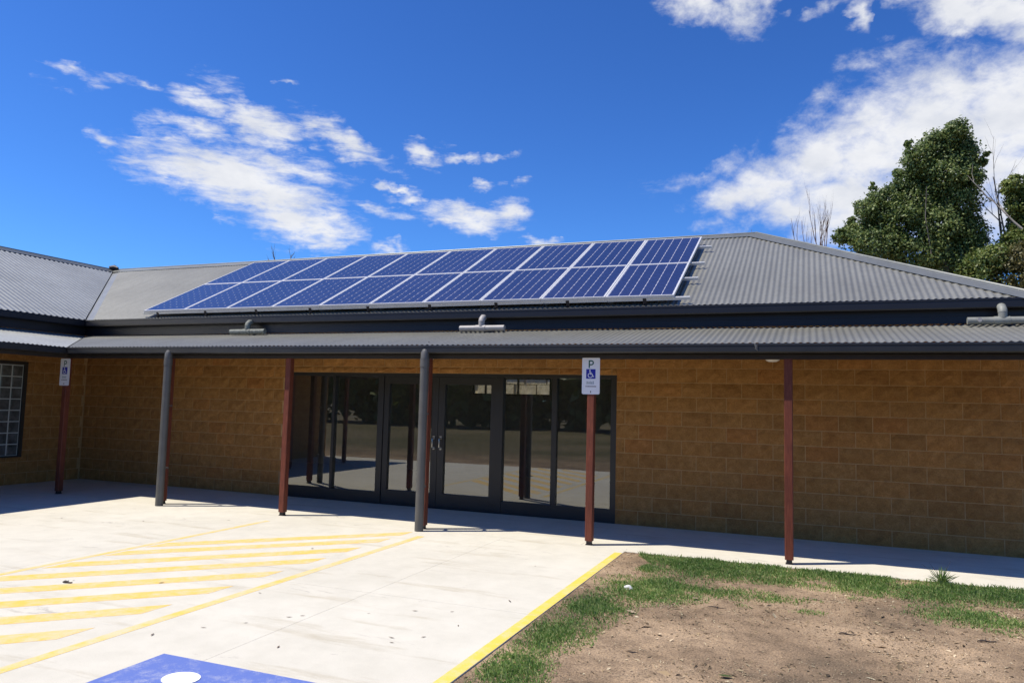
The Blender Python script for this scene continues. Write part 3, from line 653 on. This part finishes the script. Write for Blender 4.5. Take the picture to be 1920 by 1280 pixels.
# ------------------------------------------------------------------ parking signs
def parking_sign(loc, label):
    w, h, t, rd = .225, .45, .003, .018; pts = []
    for (cx, cz, a0) in ((w/2-rd, rd, -90), (w/2-rd, h-rd, 0), (-w/2+rd, h-rd, 90), (-w/2+rd, rd, 180)):
        pts += [(cx+rd*math.cos(R(a0+18*k)), cz+rd*math.sin(R(a0+18*k))) for k in range(6)]
    plate = MB().prism(pts, -t, 0).mesh('parking_sign', M['sign_white'])
    o = link('parking_sign', plate, None, loc, label=label, cat='parking sign', group='disabled parking signs on the verandah posts')
    def face(mb, name, mat, sx, ox, oz, par=None, y=-t, sz=None):
        me = mb.mesh(name, mat)
        for v in me.vertices: v.co = (v.co.x*sx+ox, y-v.co.z, v.co.y*(sz or sx)+oz)
        return link(name, me, par or o)
    L = stroke(MB(), [(0, 0), (0, 1)], .18, .0004, .0012)
    bw_ = [(0, .95)]+[(.28+.30*math.cos(t_), .68+.27*math.sin(t_)) for t_ in np.linspace(R(90), R(-90), 9)]+[(0, .41)]
    for k, (a, b) in enumerate(zip(bw_[:-1], bw_[1:])): stroke(L, [a, b], .17, .0005+(k % 2)*.0001, .0013+(k % 2)*.0001)
    face(L, 'letter', M['sign_green'], .088, -.022, .325)
    sq = face(MB().prism([(0, 0), (1, 0), (1, 1), (0, 1)], .0003, .0010, 'z'), 'symbol_panel', M['sign_blue'], .118, -.060, .190)
    f_ = figure(MB(), .0012, .0017); face(f_, 'wheelchair_figure', M['sign_white'], .112, -.057, .193, sq)
    rn = random.Random(3); pr = MB(); x = -.055
    while x < .05:
        wd = rn.choice((.005, .007, .010)); hh = rn.uniform(.03, .042)
        if rn.random() < .8: pr.prism([(x, 0), (x+wd*.55, 0), (x+wd*.55, hh), (x, hh)], .0004, .0010, 'z')
        if rn.random() < .5: pr.prism([(x+wd*.56, hh*.4), (x+wd, hh*.4), (x+wd, hh*.65), (x+wd*.56, hh*.65)], .0004, .0010, 'z')
        x += wd+.004
    face(pr, 'small_print', M['sign_grey'], 1, 0, .122)
    pr = MB(); x = -.066
    while x < .06:
        wd = rn.uniform(.006, .013); pr.prism([(x, 0), (x+wd, 0), (x+wd, .011), (x, .011)], .0004, .0010, 'z'); x += wd+.0035
    face(pr, 'small_print', M['sign_dark'], 1, 0, .090)
    bt = MB(); 
    for z in (.03,): bt.prism([(-.004, z-.012), (.004, z-.012), (.004, z+.012), (-.004, z+.012)], -t-.004, -t)
    link('bolt', bt.mesh('bolt', M['steel']), o)
    return o
parking_sign((4*SP, -.0458, 1.815), 'disabled parking sign in front of the glass doors, its lower edge in sun')
parking_sign((.0, -.0458, 1.79), 'fully shaded disabled parking sign on the post in the left corner')

# ------------------------------------------------------------------ sandstone building behind, seen through the room
sb = empty('stone_building', (6, 11, 0), label='sunlit sandstone building seen through the high window behind the glass doors', cat='building')
mo = MB().box(-4, 12, 10.6, 14, 0, 3.2).obj('wall', M['sandstone'], sb, loc=(-6, -11, 0))
rs = MB().box(0, .56, 0, .05, 0, .26).mesh('stone', M['sandstone'])
for j in range(5, 12):
    for i in range(12): link('stone', rs, sb, (-3.5+i*.6+(.3 if j % 2 else 0)+rng.uniform(-.02, .02), -.44-rng.uniform(0, .02), .28*j), None, (rng.uniform(.9, 1.03), 1, rng.uniform(.95, 1.03)))
MB().box(-4.3, 12.3, 10.3, 14.3, 3.2, 3.35).obj('roof', M['roof'], sb, loc=(-6, -11, 0))

# ------------------------------------------------------------------ trees and shrubs
def leaf_cloud(lobes, size, seed, clumps_per=1.0, droop=0., elong=1.6, mult=1.):
    g = np.random.default_rng(seed); Vs = []
    for (c, rad, n) in lobes:
        n = int(n*mult)
        c = np.array(c); rad = np.array(rad); nc = max(6, int(n/40*clumps_per))
        d = g.normal(size=(nc, 3)); d /= np.linalg.norm(d, axis=1)[:, None]
        rr_ = g.uniform(.55, 1.08, nc)**.8
        cc = c+d*rad*rr_[:, None]
        k = g.integers(0, nc, n)
        cs = g.uniform(.10, .24, nc)[k]*rad.mean()
        off = g.normal(size=(n, 3)); off[:, 2] *= .8; off[:, 2] -= droop*np.abs(g.normal(size=n))
        p = cc[k]+off*cs[:, None]
        nrm = d[k]*.8+g.normal(size=(n, 3))*.75+np.array((0, 0, .35)); nrm /= np.linalg.norm(nrm, axis=1)[:, None]
        a = np.cross(nrm, g.normal(size=(n, 3))); a /= np.linalg.norm(a, axis=1)[:, None]; b = np.cross(nrm, a)
        s = (size*g.uniform(.55, 1.3, n))[:, None]
        a = a*s*elong/2; b = b*s/2
        Vs.append(np.stack([p-a, p-a*.1+b, p+a, p-a*.1-b], 1).reshape(-1, 3))
    V = np.concatenate(Vs); F = np.arange(len(V)).reshape(-1, 4); return V, F
def tree(name, base, label, cat, lobes, leaf, nm='crown', group=None, size=.13, seed=1, trunk=None, mat='bark', **kw):
    t = empty(name, base, label=label, cat=cat, group=group); b = np.array(base)
    V, F = leaf_cloud(lobes, size, seed, **kw)
    link(nm, np_mesh(nm, V-b, F, M[leaf]), t)
    if trunk:
        mb = MB()
        for path, rads in trunk: mb.tube([Vector(p)-Vector(base) for p in path], rads, 8)
        mb.obj('trunk', M[mat], t)
    return t
def branchy(mb, p, d, length, rad, depth, rn, spread=.5, kids=3, up=.25, seg=4):
    path = [Vector(p)]; dd = Vector(d).normalized(); rads = [rad]
    for i in range(seg):
        dd = (dd+Vector((rn.gauss(0, .09), rn.gauss(0, .09), rn.gauss(0, .05)+up*.1))).normalized()
        path.append(path[-1]+dd*length/seg); rads.append(rad*(1-.7*(i+1)/seg))
    mb.tube(path, rads, 5, False)
    if depth > 0:
        for k in range(kids):
            t = rn.uniform(.3, .95); i = min(seg-1, int(t*seg)); q = path[i].lerp(path[i+1], t*seg-i)
            nd = (dd+Vector((rn.gauss(0, spread), rn.gauss(0, spread*.6), rn.gauss(0, spread)+up))).normalized()
            branchy(mb, q, nd, length*rn.uniform(.35, .62), rads[i]*.6, depth-1, rn, spread, kids, up, seg)
Y = 16.
big = [((15.63, Y-0.35, 10.02), (0.35, 0.37, 0.29), 992), ((15.24, Y-0.07, 9.69), (0.52, 0.53, 0.41), 1796), ((15.92, Y+0.21, 9.48), (0.35, 0.48, 0.49), 1517), ((14.7, Y-0.28, 9.3), (0.41, 0.48, 0.43), 1552), ((15.43, Y+0.00, 8.85), (0.7, 0.75, 0.61), 3128), ((16.36, Y+0.28, 9.2), (0.17, 0.17, 0.12), 273), ((16.07, Y-0.21, 8.65), (0.22, 0.32, 0.35), 788), ((14.33, Y+0.07, 8.71), (0.41, 0.43, 0.35), 1298), ((14.76, Y+0.35, 8.23), (0.67, 0.72, 0.58), 2907), ((13.72, Y-0.14, 8.17), (0.46, 0.47, 0.35), 1445), ((15.75, Y+0.14, 7.99), (0.52, 0.65, 0.61), 2484), ((13.28, Y-0.35, 7.81), (0.35, 0.42, 0.38), 1224), ((14.15, Y-0.07, 7.55), (0.67, 0.67, 0.49), 2553), ((13.14, Y+0.21, 7.29), (0.52, 0.48, 0.32), 1481), ((12.59, Y-0.28, 7.07), (0.32, 0.31, 0.22), 735), ((15.2, Y+0.00, 7.25), (0.67, 0.75, 0.64), 3137), ((16.01, Y+0.28, 7.06), (0.43, 0.6, 0.61), 2147), ((13.57, Y-0.21, 6.81), (0.87, 0.75, 0.43), 2856), ((14.59, Y+0.07, 6.51), (0.87, 0.83, 0.58), 3596), ((15.75, Y+0.35, 6.25), (0.72, 0.75, 0.58), 3108), ((13.43, Y-0.14, 8.57), (0.1, 0.12, 0.1), 160), ((12.85, Y+0.14, 7.63), (0.14, 0.16, 0.13), 260), ((14.39, Y-0.35, 9.73), (0.12, 0.13, 0.12), 197), ((16.47, Y-0.07, 9.32), (0.09, 0.09, 0.07), 160), ((14.15, Y+0.21, 9.08), (0.12, 0.13, 0.12), 197)]
ivy = [((17.02, Y-0.25, 8.29), (0.29, 0.3, 0.26), 909), ((17.23, Y-0.05, 7.86), (0.35, 0.41, 0.41), 1498), ((17.37, Y+0.15, 7.31), (0.35, 0.46, 0.49), 1750), ((17.63, Y-0.20, 8.11), (0.32, 0.41, 0.43), 1477), ((17.15, Y+0.00, 6.7), (0.41, 0.45, 0.41), 1695), ((17.85, Y+0.20, 7.47), (0.58, 0.8, 0.87), 4149), ((17.56, Y-0.15, 8.62), (0.17, 0.21, 0.2), 494)]
tree('evergreen_tree', (15, Y, 0), 'tall dense dark green tree rising behind the right end of the roof', 'tree', big, 'leaf_dark', size=.054, mult=2.4, seed=5, droop=.6,
     trunk=[([(15, Y, 0), (15.05, Y, 3), (15.3, Y, 6), (15.55, Y, 9.6)], [.3, .25, .16, .03]), ([(15.05, Y, 3), (14.4, Y, 5.5), (13.9, Y, 7.6)], [.2, .12, .03]), ([(15.0, Y, 2.5), (14, Y-.2, 4.6), (12.8, Y, 7)], [.16, .1, .02]),
            ([(14.9, Y-.6, 6.3), (14.75, Y-.72, 7.4), (14.8, Y-.7, 8.3)], [.018, .013, .006])])
tree('leafy_tree', (17.6, Y, 0), 'dark green ivy covered tree cut by the right edge of the photo', 'tree', ivy, 'leaf_mid', size=.054, mult=2.2, seed=8, droop=.6,
     trunk=[([(17.6, Y, 0), (17.5, Y, 4), (17.55, Y, 8.4)], [.25, .2, .04])])
for i, (x, y, z, rx, rz, n, lf, lb) in enumerate(((16.4, 15.4, 6.05, .55, .42, 3000, 'leaf_mid', 'bright green bush low behind the roof between the two tall trees'), (17.2, 15.2, 6.05, .6, .45, 3000, 'leaf_olive', 'olive yellow bush above the far right end of the roof'))):
    tree('bush', (x, y, 0), lb, 'bush', [((x, y, z), (rx, .5, rz), n), ((x-.3, y, z-.5), (.6, .6, .6), n//2), ((x+.3, y, z-1.4), (.8, .7, 1.1), n//2)], lf, nm='foliage', size=.052, mult=2.0, seed=20+i, trunk=[([(x, y, 0), (x, y, z)], [.09, .03])])
def bare(name, base, label, cat, seed, stems, mat, group=None):
    rn = random.Random(seed); mb = MB(); t = empty(name, base, label=label, cat=cat, group=group)
    for (p, d, ln, rad, dep, sp, kids, up) in stems: branchy(mb, Vector(p)-Vector(base), d, ln, rad, dep, rn, sp, kids, up)
    mb.obj('branches', M[mat], t); return t
bare('bare_tree', (17.05, Y+.4, 0), 'leafless grey branching tree in the gap between the two green trees', 'tree', 4,
     [((17.05, Y+.4, 0), (0, 0, 1), 6.6, .14, 0, .1, 0, 0), ((17.05, Y+.4, 6.0), (-.30, 0, 1), 2.6, .036, 2, .4, 4, .25), ((17.05, Y+.4, 5.9), (.0, 0, 1), 2.8, .036, 2, .4, 4, .3), ((17.0, Y+.3, 6.1), (-.70, 0, .95), 1.6, .026, 2, .4, 3, .2), ((17.1, Y+.3, 6.5), (.18, 0, 1), 2.6, .026, 3, .3, 4, .2)], 'bark')
bare('fallen_branch', (17.05, Y-.9, 0), 'pale dead limb leaning out of the tall evergreen tree', 'branch', 9,
     [((17.08, Y-.9, 6.85), (-.62, 0, .72), 1.25, .036, 1, .3, 2, .1), ((16.35, Y-.9, 7.7), (-.5, 0, .9), .95, .022, 1, .3, 1, .1)], 'bark_pale')
bare('bare_shrub', (11.95, Y, 0), 'leafless brown shrub of upright twigs left of the tall evergreen', 'shrub', 12,
     [((11.95, Y, 0), (0, 0, 1), 6.5, .07, 0, 0, 0, 0)]+[((11.97+.02*k, Y, 6.2+.06*(k % 3)), (-.34+.115*k, .1*(k % 2), 1.6), 1.55+.28*math.sin(k*2.1), .017, 2, .13, 4, .6) for k in range(6)]+[((11.6, Y, 6.0), (-.12, 0, 1), 1.3, .01, 2, .2, 3, .4), ((11.75, Y, 6.0), (.02, 0, 1), 1.5, .01, 2, .2, 4, .4)], 'bark_red')
bare('sapling', (11.25, Y, 0), 'thin bare forked sapling left of the leafless brown shrub', 'sapling', 15,
     [((11.25, Y, 0), (0, 0, 1), 6.8, .03, 0, 0, 0, 0), ((11.27, Y, 6.6), (-.2, 0, 1), 1.2, .014, 1, .14, 2, .4), ((11.27, Y, 6.7), (-.05, 0, 1), 1.0, .012, 1, .14, 2, .4)], 'bark_red')
bare('sapling', (11.5, Y, 0), 'thin single bare sapling close to the leafless brown shrub', 'sapling', 25, [((11.5, Y, 0), (-.01, 0, 1), 6.8, .026, 0, 0, 0, 0), ((11.5, Y, 6.6), (-.16, 0, 1), 1.15, .013, 1, .14, 2, .4)], 'bark_red')
bare('sapling', (10.1, Y, 0), 'single dark bare stem standing up behind the roof ridge', 'sapling', 16, [((10.1, Y, 0), (.002, 0, 1), 7.62, .016, 0, 0, 0, 0)], 'bark')
bare('sapling', (10.83, Y, 0), 'short dark bare stem behind the top of the roof hip', 'sapling', 17, [((10.83, Y, 0), (-.004, 0, 1), 7.42, .016, 0, 0, 0, 0)], 'bark')
bare('distant_treetop', (-8.8, Y, 0), 'tiny bare treetop peeping over the ridge behind the left panels', 'tree', 18,
     [((-8.8, Y, 0), (0, 0, 1), 7.1, .09, 0, 0, 0, 0), ((-8.9, Y, 6.9), (-.1, 0, 1), .85, .03, 2, .35, 4, .3), ((-8.3, Y, 6.9), (.1, 0, 1), .7, .03, 2, .3, 3, .3), ((-9.2, Y, 6.8), (-.4, 0, 1), .65, .03, 2, .3, 3, .3)], 'bark')
# trees across the field behind the photographer (they show only in the glass)
for i, (x, y, h) in enumerate(((-30, -36, 8), (-22, -40, 9.5), (-14, -38, 8.5), (-6, -41, 10), (2, -38, 9), (10, -42, 8.5), (-38, -33, 9), (18, -40, 9))):
    tree('field_tree', (x, y, 0), 'dark tree across the field, reflected in the entrance glass', 'tree', [((x, y, h*.55), (4.6, 3.2, h*.45), 3600), ((x+2.4, y, h*.4), (3.6, 2.6, h*.4), 1500), ((x-2.4, y, h*.36), (3.6, 2.6, h*.38), 1500)], 'leaf_dark', group='trees across the field', size=.6, seed=40+i, trunk=[([(x, y, 0), (x, y, h*.7)], [.3, .08])])

# ------------------------------------------------------------------ grass, litter and small things on the ground
g = np.random.default_rng(77)
def nz(x, y, s, o=0): return mnoise.noise((x*s, y*s, o))
def site(x, y): return x+.1-.0965*y, 1.13*y
def grass_density(x, y):
    dp = -.2-y; dk = x-kerb_x(y)
    if dk < .03 or dp < .0: return 0
    y = y/1.13; x = x-.1+.0965*y; dp = -.2-y
    if dk < .03 or dp < .0: return 0
    n = .60+.75*nz(x, y, 1.7, 2)+.55*nz(x, y, 5.5, 5)
    a = max(0, 1.0-dp/.85)**.7*(.28+1.0*n) if x > 9.75+.2*nz(y, x, 2, 1) else 0
    patch = math.exp(-((x-9.95)/.42)**2-((y+1.55)/.42)**2)+math.exp(-((x-9.55)/.30)**2-((y+2.35)/.35)**2)+.9*math.exp(-((x-9.42)/.25)**2-((y+3.1)/.4)**2)+.8*math.exp(-((x-9.35)/.25)**2-((y+3.9)/.5)**2)+.7*math.exp(-((x-10.6)/.8)**2-((y+1.35)/.2)**2)+.6*math.exp(-((x-12.7)/.7)**2-((y+1.3)/.4)**2)+.5*math.exp(-((x-10.2)/.35)**2-((y+.75)/.25)**2)
    tuft = max(0, nz(x, y, 2.6, 31)-.38)*2.2*math.exp(-max(0, dp-.6)/1.2)
    return min(1, max(a, patch*(.35+n)*.8, tuft))
P = []
while len(P) < 60000:
    xs_ = g.uniform(9.5, 15, 4000); ys_ = g.uniform(-5.6, -.2, 4000); u = g.uniform(0, 1, 4000)
    for x, y, q in zip(xs_, ys_, u):
        d_ = grass_density(x, y)
        if d_ > .17 and q < d_**1.6: P.append((x, y, ground_z(x, y), d_))
P = np.array(P[:60000])
n = len(P); ang = g.uniform(0, 2*np.pi, n); tilt = np.abs(g.normal(.75, .35, n)); ln = g.uniform(.016, .055, n)*(.6+.6*P[:, 3]); wd = g.uniform(.0022, .0048, n)
dh = np.stack([np.cos(ang), np.sin(ang), np.zeros(n)], 1); sd = np.stack([-np.sin(ang), np.cos(ang), np.zeros(n)], 1)
p0 = P[:, :3]-np.array((0, 0, .004)); tip = p0+dh*(ln*np.sin(tilt))[:, None]+np.array((0, 0, 1))*(ln*np.cos(np.minimum(tilt, 1.4)))[:, None]
midp = p0*.45+tip*.55+np.array((0, 0, 1))*(ln*.16)[:, None]
V = np.stack([p0-sd*wd[:, None], p0+sd*wd[:, None], midp+sd*wd[:, None]*.8, tip, midp-sd*wd[:, None]*.8], 1).reshape(-1, 3); F = np.arange(len(V)).reshape(-1, 5)
link('grass', np_mesh('grass', V, F, M['grass']), kind='stuff')
# dry bits: straw, bark flakes and small stones
n = 60000; x = g.uniform(9.5, 15, n); y = -.2-5.6*g.uniform(0, 1, n); ok = np.array([b-kerb_x(c) > .01 for b, c in zip(x, y)]); x, y = x[ok], y[ok]; n = len(x)
cl = np.array([nz(a, b, 1.1, 9) for a, b in zip(x, y)]); keep = g.uniform(-.5, .45, n) < cl; x, y = x[keep], y[keep]; n = len(x)
z = np.array([ground_z(a, b) for a, b in zip(x, y)])+.003; ang = g.uniform(0, 2*np.pi, n)
L_ = g.lognormal(-5.05, .6, n); w_ = L_*g.uniform(.12, .5, n)
dv = np.stack([np.cos(ang), np.sin(ang), g.normal(0, .25, n)], 1)*L_[:, None]; sv = np.stack([-np.sin(ang), np.cos(ang), g.normal(0, .3, n)], 1)*w_[:, None]
p = np.stack([x, y, z], 1); up = np.array((0, 0, .004))
V = np.stack([p-dv, p+sv+up, p+dv, p-sv+up], 1).reshape(-1, 3)
link('leaf_litter', np_mesh('leaf_litter', V, np.arange(len(V)).reshape(-1, 4), M['straw']), kind='stuff')
# single things
def pebble(name, loc, s, mat, seed, **k):
    import bmesh
    bm = bmesh.new(); bmesh.ops.create_icosphere(bm, subdivisions=2, radius=1)
    for v in bm.verts: v.co = Vector((v.co.x*s[0], v.co.y*s[1], max(-.3, v.co.z)*s[2]))*(1+.28*mnoise.noise(v.co*1.7+Vector((seed, 0, 0))))
    me = D.meshes.new(name); bm.to_mesh(me); bm.free(); me.materials.append(M[mat]); return link(name, me, None, loc, (0, 0, seed*1.3), **k)
pebble('stone', (9.99, -1.85, -.02), (.05, .036, .03), 'stone', 2, label='white stone lying on the grass beside the yellow kerb', cat='stone')
def curled_leaf(L, w):
    mb = MB(); V = []; n = 6
    for i in range(n+1):
        t = i/n; hw = w*math.sin(math.pi*min(.98, max(.04, t)))*.5; x = (t-.5)*L; zc = .004+.25*L*(t-.5)**2
        V += [(x, -hw, zc+.3*hw), (x, 0, zc), (x, hw, zc+.3*hw)]
    F = [(3*i+k, 3*i+3+k, 3*i+4+k, 3*i+1+k) for i in range(n) for k in range(2)]
    return mb.add(V, F, True)
lm = curled_leaf(.075, .022).mesh('dry_leaf', M['dry_leaf'])
spots = [(8.63, -3.0), (8.35, -3.1), (8.05, -3.3), (7.62, -3.55), (7.55, -3.62), (8.95, -2.55), (8.82, -3.28), (7.35, -3.85), (7.15, -4.05), (6.95, -4.3), (7.9, -4.15), (8.55, -3.78), (8.5, -3.7), (8.7, -3.6), (5.15, -3.55), (5.9, -3.3), (3.2, -1.2), (4.1, -.65), (2.1, -1.5), (5.2, .25), (5.7, .33), (9.3, .75), (8.1, .5), (6.2, -1.6), (6.9, -3.2), (8.75, -1.3)]
for i, (x, y) in enumerate(spots):
    x, y = (x+.1-.06*y, 1.13*y)
    s = random.uniform(.35, .85)
    link('dry_leaf', lm, None, (x, y, .001), (random.uniform(-.15, .15), 0, random.uniform(0, 6.28)), (s, s*random.uniform(.6, 1.1), s), label='small dry brown leaf lying on the pale concrete', cat='leaf', group='dry leaves scattered on the concrete')
def twig(loc, L, rz, label, rad=.006, kink=.2, mat='twig', z=.008):
    rn = random.Random(loc[0]); pts = [Vector(((t-.5)*L, kink*L*.3*math.sin(t*5+loc[0]), z+.006*math.sin(t*7))) for t in np.linspace(0, 1, 6)]
    mb = MB().tube(pts, [rad*.6, rad, rad, rad*.9, rad*.7, rad*.3], 6); mb.tube([pts[2], pts[2]+Vector((.12*L, .12*L, .012))], [rad*.6, rad*.2], 5)
    o = mb.obj('twig', M[mat], None, loc=loc, rot=(0, 0, rz), label=label, cat='twig'); return o
twig((5.5, -4.1, 0), .09, .25, 'short thick dark stick on the yellow hatching at left', .011, .05)
twig((11.84, -2.48, ground_z(11.84, -2.48)), .13, .2, 'forked dark twig on the bare dirt at far right', .006)
twig((12.82, -2.19, ground_z(12.82, -2.19)), .17, .5, 'longer straight dark twig furthest right on the dirt', .006, .05)
twig((10.83, -2.15, ground_z(10.83, -2.15)), .16, .1, 'thin twig on dirt below the grass right of the white stone', .004)
twig((11.65, -1.45, ground_z(11.65, -1.45)), .22, -.1, 'pale dry stalk along the lower edge of the grass strip', .004, .3, 'pale_leaf')
link('fallen_leaf', curled_leaf(.09, .04).mesh('fallen_leaf', M['green_leaf']), None, (11.07, -3.87, ground_z(11.07, -3.87)+.008), (0, .1, .4), label='single green leaf on bare dirt near the bottom edge', cat='leaf')
for i, (x, y, lb) in enumerate(((9.87, -2.35, 'pale curled leaf at the end of the kerb side grass'), (10.35, -1.72, 'orange tan curled leaf on dirt right of the white stone'), (9.62, -2.62, 'brown crumpled leaf beside the grass by the kerb'), (10.0, -3.2, 'pale leaf lying alone on open dirt at lower left'))):
    x, y = site(x, y)
    link('fallen_leaf', curled_leaf(.085, .036).mesh('fallen_leaf', M['pale_leaf' if i != 2 else 'dry_leaf']), None, (x, y, ground_z(x, y)+.01), (.2, .15, i*1.1), label=lb, cat='leaf')
# weed tuft at the path edge
t = empty('weed_tuft', (12.8, -.19, -.01), label='spiky weed tuft growing at the path edge on the right', cat='weed'); V = []; F = []
for k in range(90):
    a = random.uniform(0, 6.28); ti = abs(random.gauss(.6, .4)); L = random.uniform(.07, .19); d = Vector((math.cos(a)*math.sin(ti), math.sin(a)*math.sin(ti), math.cos(ti))); s = Vector((-math.sin(a), math.cos(a), 0))*.0035
    b = Vector((random.gauss(0, .015), random.gauss(0, .015), 0)); i = len(V); V += [b-s, b+s, b+d*L*.6+s*.8+Vector((0, 0, .01)), b+d*L, b+d*L*.6-s*.8+Vector((0, 0, .01))]; F.append((i, i+1, i+2, i+3, i+4))
me = D.meshes.new('blades'); me.from_pydata([tuple(v) for v in V], [], F); me.materials.append(M['grass']); link('blades', me, t)
mb = MB()
for d in ((-.35, -.1, .8), (-.55, .0, .7), (.3, .1, .9)): mb.tube([(0, 0, 0), Vector(d)*.14, Vector(d)*.26+Vector((d[0]*.05, 0, -.01))], [.003, .002, .001], 5)
mb.obj('seed_stalk', M['twig'], t)
